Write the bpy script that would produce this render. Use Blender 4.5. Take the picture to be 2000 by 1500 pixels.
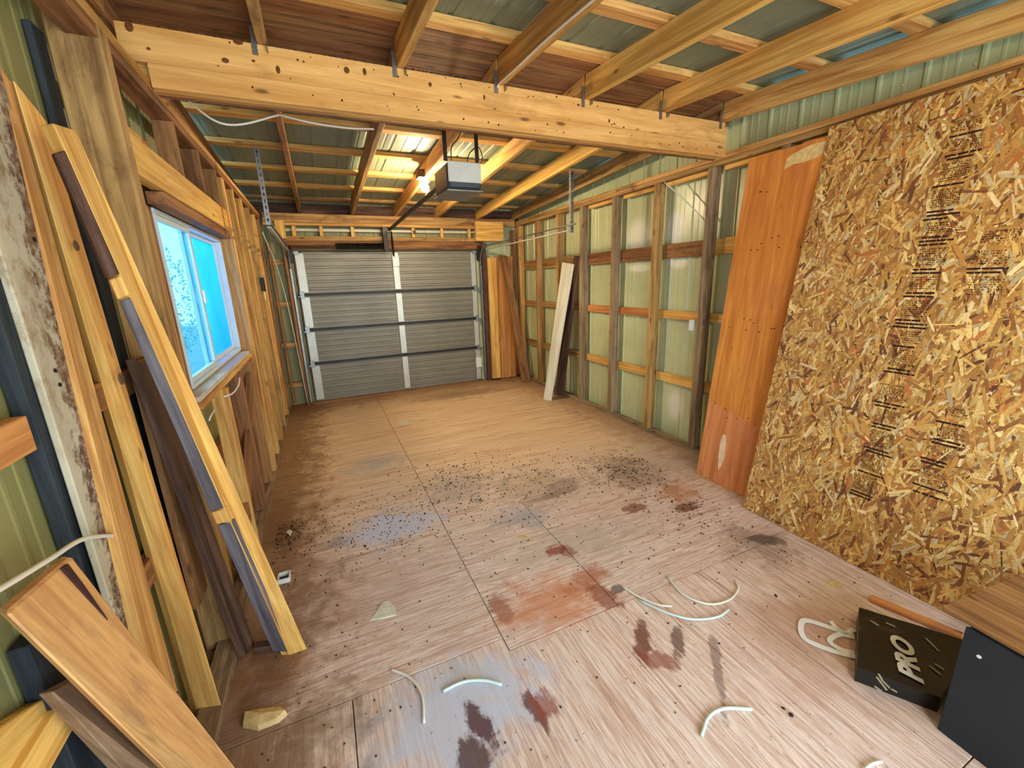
import bpy, bmesh, math, random
from mathutils import Vector, Matrix, noise
random.seed(7)
for o in list(bpy.data.objects): bpy.data.objects.remove(o)
S = bpy.context.scene
C = S.collection
V = Vector

# ------------------------------------------------------------------ camera
FPX = 809.86
FW = V((0.39490478, 0.88579398, -0.24376061))
RT = V((0.90946982, -0.41447681, -0.03276613))
UP = V((0.13005716, 0.20875342, 0.96928177))
EYE = V((0, 0, 1.7))
cd = bpy.data.cameras.new('camera'); cam = bpy.data.objects.new('camera', cd); C.objects.link(cam)
cd.sensor_width = 36; cd.lens = FPX / 2000 * 36; cd.clip_start = 0.02; cd.clip_end = 200
m = Matrix.Identity(4)
for i in range(3):
    m[i][0] = RT[i]; m[i][1] = UP[i]; m[i][2] = -FW[i]; m[i][3] = EYE[i]
cam.matrix_world = m
S.camera = cam

# ------------------------------------------------------------------ world, lights, exposure
W = bpy.data.worlds.new('world'); S.world = W; W.use_nodes = True
wn = W.node_tree; wn.nodes.clear()
bg = wn.nodes.new('ShaderNodeBackground'); wo = wn.nodes.new('ShaderNodeOutputWorld')
tc = wn.nodes.new('ShaderNodeTexCoord'); sx = wn.nodes.new('ShaderNodeSeparateXYZ'); rp = wn.nodes.new('ShaderNodeValToRGB')
rp.color_ramp.elements[0].position = 0.0; rp.color_ramp.elements[0].color = (0.42, 0.80, 0.98, 1)
rp.color_ramp.elements[1].position = 0.6; rp.color_ramp.elements[1].color = (0.14, 0.45, 0.92, 1)
wn.links.new(tc.outputs['Generated'], sx.inputs[0]); wn.links.new(sx.outputs['Z'], rp.inputs[0])
wn.links.new(rp.outputs[0], bg.inputs[0]); bg.inputs[1].default_value = 1.6
wn.links.new(bg.outputs[0], wo.inputs[0])

def area(name, loc, rot, sx_, sy_, power, col):
    l = bpy.data.lights.new(name, 'AREA'); l.shape = 'RECTANGLE'; l.size = sx_; l.size_y = sy_; l.energy = power; l.color = col
    o = bpy.data.objects.new(name, l); o.location = loc; o.rotation_euler = rot; C.objects.link(o); return o
# daylight coming in by the open rear end of the shed (behind the viewer)
area('daylight_rear_opening', (1.25, -1.75, 1.25), (math.radians(90), 0, 0), 3.3, 2.2, 108, (0.84, 0.92, 1.0))
# daylight outside the side window
area('daylight_window', (-1.6, 3.4, 2.3), (0, math.radians(-68), 0), 1.6, 1.8, 45, (0.55, 0.80, 1.0))
S.view_settings.view_transform = 'Standard'; S.view_settings.look = 'None'
S.view_settings.gamma = 1; S.view_settings.use_curve_mapping = False
S.view_settings.exposure = 0.5

# ------------------------------------------------------------------ helpers
def at(u, v, ax, val):
    """point seen at (u, v) of the 2000x1500 frame, on the plane x/y/z = val"""
    d = FW + RT * ((u - 1000) / FPX) + UP * ((750 - v) / FPX)
    i = 'xyz'.index(ax); return EYE + d * ((val - EYE[i]) / d[i])

def lin(c):
    return tuple((x / 255 / 12.92 if x / 255 <= .04045 else ((x / 255 + .055) / 1.055) ** 2.4) for x in c) + (1,)

def link(o, parent=None, M=None):
    C.objects.link(o)
    if M is None: M = Matrix.Identity(4)
    if parent is not None:
        o.parent = parent
        P = parent.matrix_basis.copy(); q = parent.parent
        while q is not None: P = q.matrix_basis @ P; q = q.parent
        M = P.inverted() @ M
    o.matrix_basis = M
    return o

def setp(o, label=None, cat=None, group=None, kind=None):
    if label: o['label'] = label
    if cat: o['category'] = cat
    if group: o['group'] = group
    if kind: o['kind'] = kind
    return o

def empty(name, loc, label=None, cat=None, group=None, kind=None, parent=None):
    o = bpy.data.objects.new(name, None); o.empty_display_size = .05
    link(o, parent, Matrix.Translation(V(loc)))
    return setp(o, label, cat, group, kind)

def mob(name, verts, faces, mat, parent=None, M=None, smooth=False):
    me = bpy.data.meshes.new(name); me.from_pydata([tuple(v) for v in verts], [], faces); me.update()
    if mat: me.materials.append(mat)
    if smooth:
        for p in me.polygons: p.use_smooth = True
    return link(bpy.data.objects.new(name, me), parent, M)

def bm_obj(name, bm, mat, parent=None, M=None, smooth=False):
    bmesh.ops.recalc_face_normals(bm, faces=bm.faces)
    me = bpy.data.meshes.new(name); bm.to_mesh(me); bm.free()
    if mat: me.materials.append(mat)
    if smooth:
        for p in me.polygons: p.use_smooth = True
    return link(bpy.data.objects.new(name, me), parent, M)

_cache = {}
def boxmesh(w, t, L, bev, mat):
    k = (round(w, 4), round(t, 4), round(L, 3), bev, mat.name)
    if k in _cache: return _cache[k]
    bm = bmesh.new(); bmesh.ops.create_cube(bm, size=1)
    bmesh.ops.scale(bm, vec=(w, t, L), verts=bm.verts)
    if bev: bmesh.ops.bevel(bm, geom=bm.edges[:], offset=min(bev, w * .3, t * .3), segments=1, affect='EDGES')
    me = bpy.data.meshes.new('board'); bm.to_mesh(me); bm.free(); me.materials.append(mat)
    _cache[k] = me; return me

def frame(o, z, xh):
    z = V(z).normalized(); x = V(xh); x = (x - z * x.dot(z)).normalized(); y = z.cross(x)
    M = Matrix.Identity(4)
    for i in range(3): M[i][0] = x[i]; M[i][1] = y[i]; M[i][2] = z[i]; M[i][3] = o[i]
    return M

def board(name, p0, p1, w, t, xh, mat, parent=None, bev=.003, jit=0.0):
    """square timber from p0 to p1 (centre line); w along direction xh, t across it"""
    p0, p1 = V(p0), V(p1)
    if jit:
        p0 = p0 + V([random.uniform(-jit, jit) for _ in range(3)]); p1 = p1 + V([random.uniform(-jit, jit) for _ in range(3)])
    L = (p1 - p0).length
    return link(bpy.data.objects.new(name, boxmesh(w, t, L, bev, mat)), parent, frame((p0 + p1) / 2, p1 - p0, xh))

def box(name, lo, hi, mat, parent=None, bev=.002, along=None):
    """axis aligned box; its longest side is the local Z (grain direction)"""
    lo, hi = V(lo), V(hi); c = (lo + hi) / 2; d = hi - lo
    i = 'xyz'.index(along) if along else max(range(3), key=lambda k: d[k])
    e = [V((1, 0, 0)), V((0, 1, 0)), V((0, 0, 1))]
    j, k = (i + 1) % 3, (i + 2) % 3
    return link(bpy.data.objects.new(name, boxmesh(d[j], d[k], d[i], bev, mat)), parent, frame(c, e[i], e[j]))

def plank4(name, tl, tr, bl, br, th, mat, parent=None, bev=.003):
    """plank given the 4 corners of its face towards the room, th thick behind it; local Z runs up the plank"""
    tl, tr, bl, br = map(V, (tl, tr, bl, br))
    o = (bl + br) / 2; z = ((tl + tr) / 2 - o); x = ((br - bl) + (tr - tl))
    M = frame(o, z, x); Mi = M.inverted()
    n = M.to_3x3() @ V((0, 1, 0))
    if n.dot(EYE - o) > 0: n = -n
    bm = bmesh.new(); vs = []
    for p in (bl, br, tr, tl): vs.append(bm.verts.new(Mi @ p))
    for p in (bl, br, tr, tl): vs.append(bm.verts.new(Mi @ (p + n * th)))
    for f in ((0, 1, 2, 3), (7, 6, 5, 4), (0, 4, 5, 1), (1, 5, 6, 2), (2, 6, 7, 3), (3, 7, 4, 0)): bm.faces.new([vs[i] for i in f])
    if bev: bmesh.ops.bevel(bm, geom=bm.edges[:], offset=bev, segments=1, affect='EDGES')
    ob = bm_obj(name, bm, mat, parent, M); return ob

def smooth_path(pts, n=6):
    pts = [V(p) for p in pts]
    if len(pts) < 3: return pts
    P = [pts[0] * 2 - pts[1]] + pts + [pts[-1] * 2 - pts[-2]]; out = []
    for i in range(1, len(P) - 2):
        for k in range(n):
            t = k / n; a, b, c, d = P[i - 1:i + 3]
            out.append(.5 * ((2 * b) + (c - a) * t + (2 * a - 5 * b + 4 * c - d) * t * t + (3 * b - a - 3 * c + d) * t ** 3))
    out.append(pts[-1]); return out

def tube_bm(bm, pts, r, sides=6, n=6):
    pts = smooth_path(pts, n) if len(pts) > 2 else [V(p) for p in pts]
    rings = []; x = None
    for i, p in enumerate(pts):
        d = (pts[min(i + 1, len(pts) - 1)] - pts[max(i - 1, 0)]).normalized()
        if x is None:
            x = d.orthogonal().normalized()
        x = (x - d * x.dot(d)).normalized(); y = d.cross(x)
        rings.append([bm.verts.new(p + (x * math.cos(a) + y * math.sin(a)) * r) for a in [2 * math.pi * k / sides for k in range(sides)]])
    for a, b in zip(rings, rings[1:]):
        for k in range(sides): bm.faces.new((a[k], a[(k + 1) % sides], b[(k + 1) % sides], b[k]))
    bm.faces.new(rings[0]); bm.faces.new(rings[-1])
def tube(name, pts, r, mat, parent=None, sides=6, n=6):
    bm = bmesh.new(); tube_bm(bm, pts, r, sides, n)
    o = V(pts[0])
    bmesh.ops.translate(bm, vec=-o, verts=bm.verts)
    return bm_obj(name, bm, mat, parent, Matrix.Translation(o), True)

def cyl(name, p0, p1, r0, mat, parent=None, r1=None, seg=14):
    p0, p1 = V(p0), V(p1); bm = bmesh.new(); L = (p1 - p0).length
    bmesh.ops.create_cone(bm, cap_ends=True, segments=seg, radius1=r0, radius2=r0 if r1 is None else r1, depth=L)
    return bm_obj(name, bm, mat, parent, frame((p0 + p1) / 2, p1 - p0, V(p1 - p0).orthogonal()), False)

# ------------------------------------------------------------------ materials
class NT:
    def __init__(s, name):
        s.m = bpy.data.materials.new(name); s.m.use_nodes = True; s.t = s.m.node_tree; s.t.nodes.clear()
        s.out = s.n('ShaderNodeOutputMaterial'); s.b = s.n('ShaderNodeBsdfPrincipled'); s.l(s.b.outputs[0], s.out.inputs[0])
    def n(s, t, **k):
        x = s.t.nodes.new(t)
        for a, b in k.items(): setattr(x, a, b)
        return x
    def l(s, a, b): s.t.links.new(a, b)
    def math(s, op, a, b=None, c=None, clamp=False):
        x = s.n('ShaderNodeMath', operation=op); x.use_clamp = clamp
        for i, v in enumerate((a, b, c)):
            if v is None: continue
            if hasattr(v, 'links'): s.l(v, x.inputs[i])
            else: x.inputs[i].default_value = v
        return x.outputs[0]
    def map(s, vec, scale=(1, 1, 1), loc=(0, 0, 0), rot=(0, 0, 0)):
        x = s.n('ShaderNodeMapping'); x.inputs['Scale'].default_value = scale; x.inputs['Location'].default_value = loc
        x.inputs['Rotation'].default_value = rot; s.l(vec, x.inputs['Vector']); return x.outputs[0]
    def noise(s, vec, scale=5, detail=4, rough=.6, dist=0):
        x = s.n('ShaderNodeTexNoise'); s.l(vec, x.inputs['Vector']); x.inputs['Scale'].default_value = scale
        x.inputs['Detail'].default_value = detail; x.inputs['Roughness'].default_value = rough; x.inputs['Distortion'].default_value = dist
        return x.outputs['Fac']
    def ramp(s, f, stops):
        x = s.n('ShaderNodeValToRGB'); cr = x.color_ramp
        while len(cr.elements) > 1: cr.elements.remove(cr.elements[-1])
        cr.elements[0].position = stops[0][0]; cr.elements[0].color = stops[0][1]
        for p, c in stops[1:]: e = cr.elements.new(p); e.color = c
        s.l(f, x.inputs[0]); return x.outputs[0]
    def sm(s, f, a, b):
        x = s.n('ShaderNodeMapRange', interpolation_type='SMOOTHSTEP'); s.l(f, x.inputs[0]); x.inputs[1].default_value = a; x.inputs[2].default_value = b
        return x.outputs[0]
    def mix(s, f, a, b, mode='MIX'):
        x = s.n('ShaderNodeMix', data_type='RGBA', blend_type=mode)
        for i, v in ((0, f), (6, a), (7, b)):
            if hasattr(v, 'links'): s.l(v, x.inputs[i])
            else: x.inputs[i].default_value = v
        return x.outputs[2]
    def bump(s, h, d=.002, st=.5):
        x = s.n('ShaderNodeBump'); x.inputs['Distance'].default_value = d; x.inputs['Strength'].default_value = st
        s.l(h, x.inputs['Height']); s.l(x.outputs[0], s.b.inputs['Normal'])
    def seed(s, vec):
        oi = s.n('ShaderNodeObjectInfo'); a = s.n('ShaderNodeVectorMath', operation='ADD')
        cx = s.n('ShaderNodeCombineXYZ')
        s.l(s.math('MULTIPLY', oi.outputs['Random'], 13.7), cx.inputs[0]); s.l(s.math('MULTIPLY', oi.outputs['Random'], 7.3), cx.inputs[1]); s.l(s.math('MULTIPLY', oi.outputs['Random'], 31.1), cx.inputs[2])
        s.l(vec, a.inputs[0]); s.l(cx.outputs[0], a.inputs[1]); return a.outputs[0], oi.outputs['Random']

def wood(name, light, dark, stain=None, stain_amt=.5, knots=1.0, rough=.75, grain=1.0, tone=.25, spec=.25):
    t = NT(name); tc = t.n('ShaderNodeTexCoord'); v, rnd = t.seed(tc.outputs['Object'])
    g1 = t.noise(t.map(v, (26 * grain, 26 * grain, 1.3)), 1, 5, .62, .6)
    g2 = t.noise(t.map(v, (150, 150, 4)), 1, 3, .6)
    big = t.noise(t.map(v, (3, 3, 1.2)), 1, 3, .6)
    L, D = lin(light), lin(dark)
    col = t.ramp(g1, [(.34, D), (.48, tuple((a * .45 + b * .55) for a, b in zip(D, L))), (.58, L), (.68, tuple(min(1, x * 1.12) for x in L))])
    col = t.mix(t.sm(g2, .45, .75), col, D, 'MIX') if 0 else t.mix(t.math('MULTIPLY', t.sm(g2, .45, .72), .45), col, D)
    # knots
    vo = t.n('ShaderNodeTexVoronoi'); t.l(t.map(v, (11, 11, 3.6)), vo.inputs['Vector']); vo.inputs['Scale'].default_value = 1
    wob = t.math('ADD', vo.outputs['Distance'], t.math('MULTIPLY', t.math('SUBTRACT', g1, .5), .12))
    k = t.math('SUBTRACT', 1, t.sm(wob, .05, .17))
    sel = t.n('ShaderNodeSeparateColor'); t.l(vo.outputs['Color'], sel.inputs[0])
    k = t.math('MULTIPLY', k, t.math('MULTIPLY', t.math('GREATER_THAN', sel.outputs[0], .42), .8 * knots))
    col = t.mix(k, col, tuple(c * .35 for c in D[:3]) + (1,))
    # tone per piece
    hv = t.n('ShaderNodeHueSaturation'); t.l(col, hv.inputs['Color'])
    t.l(t.math('ADD', 1 - tone / 2, t.math('MULTIPLY', rnd, tone)), hv.inputs['Value'])
    t.l(t.math('ADD', .494, t.math('MULTIPLY', t.math('FRACT', t.math('MULTIPLY', rnd, 7.7)), .012)), hv.inputs['Hue'])
    col = hv.outputs[0]
    if stain:
        st = t.noise(t.map(v, (5, 5, 2)), 1, 6, .7, .5)
        col = t.mix(t.math('MULTIPLY', t.sm(st, .5, .68), stain_amt), col, lin(stain))
    t.l(col, t.b.inputs['Base Color']); t.b.inputs['Roughness'].default_value = rough; t.b.inputs['Specular IOR Level'].default_value = spec
    t.bump(t.math('ADD', g1, t.math('MULTIPLY', g2, .5)), .002, .45)
    return t.m

def plain(name, col, rough=.5, metal=0, spec=.5, var=.12, scale=9, bump=0, stain=None, samt=.4, sscale=5, thr=(.52, .7)):
    t = NT(name); tc = t.n('ShaderNodeTexCoord'); v, rnd = t.seed(tc.outputs['Object'])
    n = t.noise(v, scale, 5, .6)
    c = lin(col); a = tuple(x * (1 - var) for x in c[:3]) + (1,); b = tuple(min(1, x * (1 + var)) for x in c[:3]) + (1,)
    cc = t.ramp(n, [(.3, a), (.7, b)])
    if stain: cc = t.mix(t.math('MULTIPLY', t.sm(t.noise(v, sscale, 6, .7), *thr), samt), cc, lin(stain))
    t.l(cc, t.b.inputs['Base Color']); t.b.inputs['Roughness'].default_value = rough; t.b.inputs['Metallic'].default_value = metal
    t.b.inputs['Specular IOR Level'].default_value = spec
    if bump: t.bump(n, bump, .6)
    return t.m

pine = wood('pine', (226, 178, 104), (176, 118, 58), stain=(128, 84, 44), stain_amt=.35)
pine_y = wood('pine_yellow', (240, 194, 108), (200, 142, 66), stain=(150, 100, 52), stain_amt=.2)
pine_h = wood('pine_header', (232, 182, 106), (206, 150, 76), stain=(140, 92, 50), stain_amt=.35, knots=1.3, grain=.6)
pine_old = wood('pine_weathered', (192, 152, 94), (132, 94, 52), stain=(88, 60, 36), stain_amt=.6)
pine_grey = wood('pine_grey', (172, 146, 112), (118, 94, 66), stain=(74, 54, 40), stain_amt=.5)
brownw = wood('brown_board', (164, 114, 70), (110, 72, 42), stain=(66, 44, 28), stain_amt=.5)
darkw = wood('dark_board', (104, 74, 58), (58, 38, 30), stain=(36, 24, 20), stain_amt=.5)
orangew = wood('orange_pine', (214, 148, 86), (172, 104, 54), knots=1.2)
greyface = wood('grey_face', (110, 104, 108), (74, 68, 74), stain=(60, 52, 50), stain_amt=.4, knots=.5)
slatew = wood('slate_dark', (52, 58, 62), (28, 32, 36), stain=(20, 20, 22), stain_amt=.5, knots=.2)
slabw = wood('slab_pine', (208, 160, 100), (176, 126, 76), stain=(140, 108, 82), stain_amt=.5, knots=.7)
whiteboard = wood('whitewashed_board', (228, 226, 208), (200, 196, 172), knots=.2, tone=.05)
galv = plain('galvanised', (150, 152, 150), .38, .9, .5, .2, 12)
darkmetal = plain('dark_metal', (52, 48, 44), .45, .7, .5, .3, 15)
rusty = plain('rusty_metal', (84, 60, 44), .6, .5, .4, .3, 20)
cablew = plain('white_cable', (226, 222, 206), .45, 0, .4, .05)
cableg = plain('pale_green_cable', (206, 226, 220), .4, 0, .5, .05)
blackp = plain('black_plastic', (22, 21, 20), .4, 0, .5, .2)
whitep = plain('white_plastic', (232, 232, 226), .4, 0, .5, .04)

def siding_mat(name, col, dirt, rough=.34, metal=.0, glare=()):
    t = NT(name); tc = t.n('ShaderNodeTexCoord'); v, rnd = t.seed(tc.outputs['Object'])
    n = t.noise(v, 1.6, 5, .6); n2 = t.noise(t.map(v, (30, 30, 2)), 1, 4, .6)
    c = lin(col); cc = t.ramp(n, [(.3, tuple(x * .82 for x in c[:3]) + (1,)), (.7, tuple(min(1, x * 1.12) for x in c[:3]) + (1,))])
    cc = t.mix(t.math('MULTIPLY', t.sm(n2, .52, .8), .35), cc, lin(dirt))
    pos = t.n('ShaderNodeNewGeometry').outputs['Position']
    for (yy, zz, ry, rz) in glare:      # soft pale patches, bright glare painted into the siding colour
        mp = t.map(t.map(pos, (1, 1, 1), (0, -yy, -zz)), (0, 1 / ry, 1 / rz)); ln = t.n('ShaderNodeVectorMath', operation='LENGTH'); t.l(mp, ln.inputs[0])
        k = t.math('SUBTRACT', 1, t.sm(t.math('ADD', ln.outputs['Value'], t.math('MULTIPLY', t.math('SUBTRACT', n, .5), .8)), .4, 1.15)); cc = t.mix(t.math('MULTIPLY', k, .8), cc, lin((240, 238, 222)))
    t.l(cc, t.b.inputs['Base Color']); t.b.inputs['Roughness'].default_value = rough; t.b.inputs['Metallic'].default_value = metal
    t.bump(t.noise(v, 5, 2, .5), .006, .35)
    return t.m
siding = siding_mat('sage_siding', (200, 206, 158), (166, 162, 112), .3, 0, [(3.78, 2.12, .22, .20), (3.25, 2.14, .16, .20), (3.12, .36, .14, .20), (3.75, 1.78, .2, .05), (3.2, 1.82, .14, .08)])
siding_dk = siding_mat('olive_siding', (138, 134, 84), (104, 96, 56), .5)
roofm = siding_mat('roof_sheet', (128, 136, 112), (90, 84, 62), .5, .1)
doorm = siding_mat('door_sheet', (136, 130, 112), (110, 102, 86), .42, .1)

# ------------------------------------------------------------------ dimensions
XL, XR = -.58, 3.13           # inner faces of the studs
XLM, XRM = -.75, 3.27         # metal skins
YD, YB = 6.72, -1.5           # door wall, rear wall
YR = 2.64                     # ridge beam
def zr(y): return 2.85 - .078 * (YR - y) if y < YR else 2.85 - .048 * (y - YR)
RH = .14                      # rafter depth

# ------------------------------------------------------------------ floor
def floor_mat():
    t = NT('floor_plywood'); geo = t.n('ShaderNodeNewGeometry'); pos = geo.outputs['Position']
    tc = t.n('ShaderNodeTexCoord'); v, rnd = t.seed(tc.outputs['Object'])
    # object space: local Z is the grain direction of the sheet
    g = t.noise(t.map(v, (17, 17, 1.1)), 1, 6, .65, 1.3)
    g2 = t.noise(t.map(v, (110, 110, 5)), 1, 4, .65)
    base = t.ramp(g, [(.30, lin((186, 148, 126))), (.42, lin((222, 194, 176))), (.50, lin((238, 220, 208))), (.56, lin((210, 176, 154))), (.62, lin((238, 218, 204))), (.74, lin((206, 170, 148)))])
    base = t.mix(t.math('MULTIPLY', t.sm(g2, .44, .66), .5), base, lin((158, 116, 96)))
    hv = t.n('ShaderNodeHueSaturation'); t.l(base, hv.inputs['Color']); t.l(t.math('ADD', .92, t.math('MULTIPLY', rnd, .14)), hv.inputs['Value'])
    base = hv.outputs[0]
    sxyz = t.n('ShaderNodeSeparateXYZ'); t.l(pos, sxyz.inputs[0])
    n_b = t.noise(pos, 2.2, 6, .65); n_m = t.noise(pos, 7, 6, .7, .4); n_f = t.noise(pos, 38, 5, .7); n_s = t.math('ADD', t.math('MULTIPLY', t.noise(pos, 16, 6, .7, .5), .5), t.math('MULTIPLY', g, .5))
    # far boards are yellower
    far = t.sm(t.math('ADD', sxyz.outputs['Y'], t.math('MULTIPLY', n_b, .8)), 2.4, 4.2)
    base = t.mix(t.math('MULTIPLY', far, .7), base, t.mix(t.sm(g, .35, .65), lin((206, 160, 106)), lin((238, 206, 156))))
    def spot(px, py, rx, ry, ang=0, soft=.55, nz=n_m, amp=1.1):
        mp = t.map(pos, (1, 1, 1), (-px, -py, 0)); mp = t.map(mp, (1, 1, 1), (0, 0, 0), (0, 0, -ang)); mp = t.map(mp, (1 / rx, 1 / ry, 0))
        ln = t.n('ShaderNodeVectorMath', operation='LENGTH'); t.l(mp, ln.inputs[0])
        d = t.math('ADD', ln.outputs['Value'], t.math('MULTIPLY', t.math('SUBTRACT', nz, .5), amp * 2.4))
        return t.math('SUBTRACT', 1, t.sm(d, 1 - soft, 1.1))
    def P(u, v_): p = at(u, v_, 'z', 0); return p.x, p.y
    # grey dust in the middle
    for (u, v_, rx, ry, c, a, f) in [
        (760, 1030, .42, .26, (196, 200, 216), .8, n_m), (900, 950, .5, .35, (150, 142, 132), .55, n_m), (1050, 950, .5, .4, (150, 134, 112), .45, n_m),
        (1020, 1010, .3, .2, (150, 152, 160), .6, n_m), (740, 905, .35, .28, (168, 168, 158), .55, n_m), (640, 1180, .6, .4, (186, 156, 140), .5, n_m),
        (1230, 920, .45, .5, (124, 100, 78), .6, n_m), (1120, 1060, .7, .25, (178, 166, 150), .55, n_m), (1480, 1060, .3, .3, (120, 92, 76), .55, n_m),
        (900, 1390, .50, .30, (196, 204, 222), .85, n_m), (620, 1440, .35, .2, (158, 142, 124), .6, n_m), (540, 1030, .25, .6, (116, 76, 48), .6, n_m), (500, 1300, .2, .25, (142, 92, 52), .7, n_m),
        (1080, 1170, .38, .26, (206, 132, 88), .75, n_m), (1150, 1130, .2, .12, (164, 88, 56), .6, n_m), (1320, 960, .22, .18, (176, 108, 62), .7, n_m),
        (600, 800, .5, .5, (120, 82, 50), .6, n_m), (1600, 1250, .5, .3, (172, 124, 92), .55, n_b), (900, 770, 1.2, .25, (120, 84, 50), .55, n_m)]:
        x, y = P(u, v_); base = t.mix(t.math('MULTIPLY', spot(x, y, rx, ry, 0, .8, f), a), base, lin(c))
    # dark stains
    for (u, v_, rx, ry, an, c, a) in [
        (940, 1415, .035, .11, .2, (84, 36, 40), .85), (925, 1480, .06, .07, 0, (70, 34, 36), .8), (1045, 1385, .03, .09, .2, (96, 44, 44), .8), (1062, 1375, .05, .07, 0, (150, 76, 60), .7),
        (1255, 1250, .035, .10, -.7, (110, 48, 36), .8), (1290, 1290, .07, .04, -.6, (140, 76, 52), .7), (1325, 1250, .03, .09, -.8, (92, 58, 48), .75), (1400, 1300, .02, .22, -.75, (104, 80, 72), .55),
        (1240, 992, .09, .05, 0, (128, 66, 38), .75), (1340, 990, .12, .05, 0, (116, 54, 30), .8), (1085, 1075, .07, .04, 0, (146, 60, 44), .8), (1110, 1080, .05, .05, 0, (130, 54, 40), .6),
        (1500, 1055, .1, .05, -.6, (70, 58, 52), .7), (1180, 1165, .06, .1, .3, (138, 66, 40), .7), (980, 1190, .05, .1, 0, (150, 80, 56), .6), (1205, 1150, .04, .03, 0, (70, 56, 50), .7), (1100, 950, .2, .1, .3, (110, 92, 78), .4)]:
        x, y = P(u, v_); base = t.mix(t.math('MULTIPLY', spot(x, y, rx * 1.2, ry * 1.2, an, .35, n_s, 1.3), min(1, a * 1.05)), base, lin(c))
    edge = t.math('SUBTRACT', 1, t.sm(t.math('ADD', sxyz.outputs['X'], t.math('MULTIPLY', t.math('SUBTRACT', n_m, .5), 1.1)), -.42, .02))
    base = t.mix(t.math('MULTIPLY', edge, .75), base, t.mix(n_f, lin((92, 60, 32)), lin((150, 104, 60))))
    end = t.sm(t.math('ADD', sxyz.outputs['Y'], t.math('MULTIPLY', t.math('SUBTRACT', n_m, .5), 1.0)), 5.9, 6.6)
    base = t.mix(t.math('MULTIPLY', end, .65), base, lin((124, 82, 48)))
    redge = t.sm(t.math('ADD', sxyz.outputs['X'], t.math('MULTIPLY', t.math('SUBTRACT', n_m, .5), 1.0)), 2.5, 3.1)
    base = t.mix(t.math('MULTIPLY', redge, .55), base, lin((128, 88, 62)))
    # fine dirt, and dark streaks along the foot of the walls
    sp = t.sm(n_f, .60, .72)
    base = t.mix(t.math('MULTIPLY', sp, t.math('MULTIPLY', t.sm(n_b, .3, .55), .7)), base, lin((112, 82, 64)))
    t.l(base, t.b.inputs['Base Color']); t.b.inputs['Roughness'].default_value = .62; t.b.inputs['Specular IOR Level'].default_value = .3
    t.bump(t.math('ADD', g, t.math('MULTIPLY', g2, .6)), .002, .5)
    return t.m
floorm = floor_mat()
floor = empty('floor', (1.25, 2.6, 0), kind='structure')
box('subfloor', (-.80, YB, -.06), (3.30, YD + .05, -.019), darkw, floor, 0)
def sheet(x0, x1, y0, y1, al, tilt=0):
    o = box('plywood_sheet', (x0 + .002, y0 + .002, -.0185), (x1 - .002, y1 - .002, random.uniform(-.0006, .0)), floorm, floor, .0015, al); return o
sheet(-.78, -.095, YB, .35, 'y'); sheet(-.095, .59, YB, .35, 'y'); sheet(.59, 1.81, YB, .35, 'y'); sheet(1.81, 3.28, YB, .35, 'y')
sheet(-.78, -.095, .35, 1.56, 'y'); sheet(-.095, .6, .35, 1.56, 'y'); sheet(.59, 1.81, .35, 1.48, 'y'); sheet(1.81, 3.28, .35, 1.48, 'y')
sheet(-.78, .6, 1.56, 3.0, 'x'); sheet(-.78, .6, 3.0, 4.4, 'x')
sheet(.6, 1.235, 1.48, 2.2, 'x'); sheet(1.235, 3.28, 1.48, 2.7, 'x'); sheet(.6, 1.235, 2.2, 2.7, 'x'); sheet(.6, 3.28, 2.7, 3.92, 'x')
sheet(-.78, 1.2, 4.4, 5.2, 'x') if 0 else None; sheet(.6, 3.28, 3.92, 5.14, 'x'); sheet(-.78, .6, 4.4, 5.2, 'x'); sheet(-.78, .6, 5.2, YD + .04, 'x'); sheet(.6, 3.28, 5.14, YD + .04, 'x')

# ------------------------------------------------------------------ ribbed metal sheets
def ribbed(name, o, wdir, ldir, w, L, mat, parent, ndir, rib=.229, h=.011):
    """sheet w wide (ribs repeat along wdir) and L long; ribs stand off along ndir; local Z is the rib direction"""
    wd, ld, nd = V(wdir), V(ldir), V(ndir); prof = []
    x = 0; k = 0
    while x < w - 1e-6:
        for dx, hh in ((0, 0), (.075, 0), (.080, .0025), (.092, .0025), (.097, 0), (.132, 0), (.137, .0025), (.149, .0025), (.154, 0), (.196, 0), (.206, h), (.222, h)):
            if x + dx <= w: prof.append((x + dx, hh))
        x += rib
    prof.append((w, 0))
    M = frame(V(o), ld, wd); R = M.to_3x3().inverted(); vs = []
    for a, hh in prof:
        for l in (0, L): vs.append(R @ (wd * a + nd * hh + ld * l))
    n = len(prof); th = R @ (nd * .0012)
    vs2 = [v + th for v in vs]
    fs = [(2 * i, 2 * i + 2, 2 * i + 3, 2 * i + 1) for i in range(n - 1)]
    fs += [(2 * n + 2 * i, 2 * n + 2 * i + 1, 2 * n + 2 * i + 3, 2 * n + 2 * i + 2) for i in range(n - 1)]
    fs += [(0, 1, 2 * n + 1, 2 * n), (2 * n - 2, 4 * n - 2, 4 * n - 1, 2 * n - 1)]
    for i in range(n - 1):
        fs.append((2 * i, 2 * n + 2 * i, 2 * n + 2 * i + 2, 2 * i + 2)); fs.append((2 * i + 1, 2 * i + 3, 2 * n + 2 * i + 3, 2 * n + 2 * i + 1))
    return mob(name, vs + vs2, fs, mat, parent, M)

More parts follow.
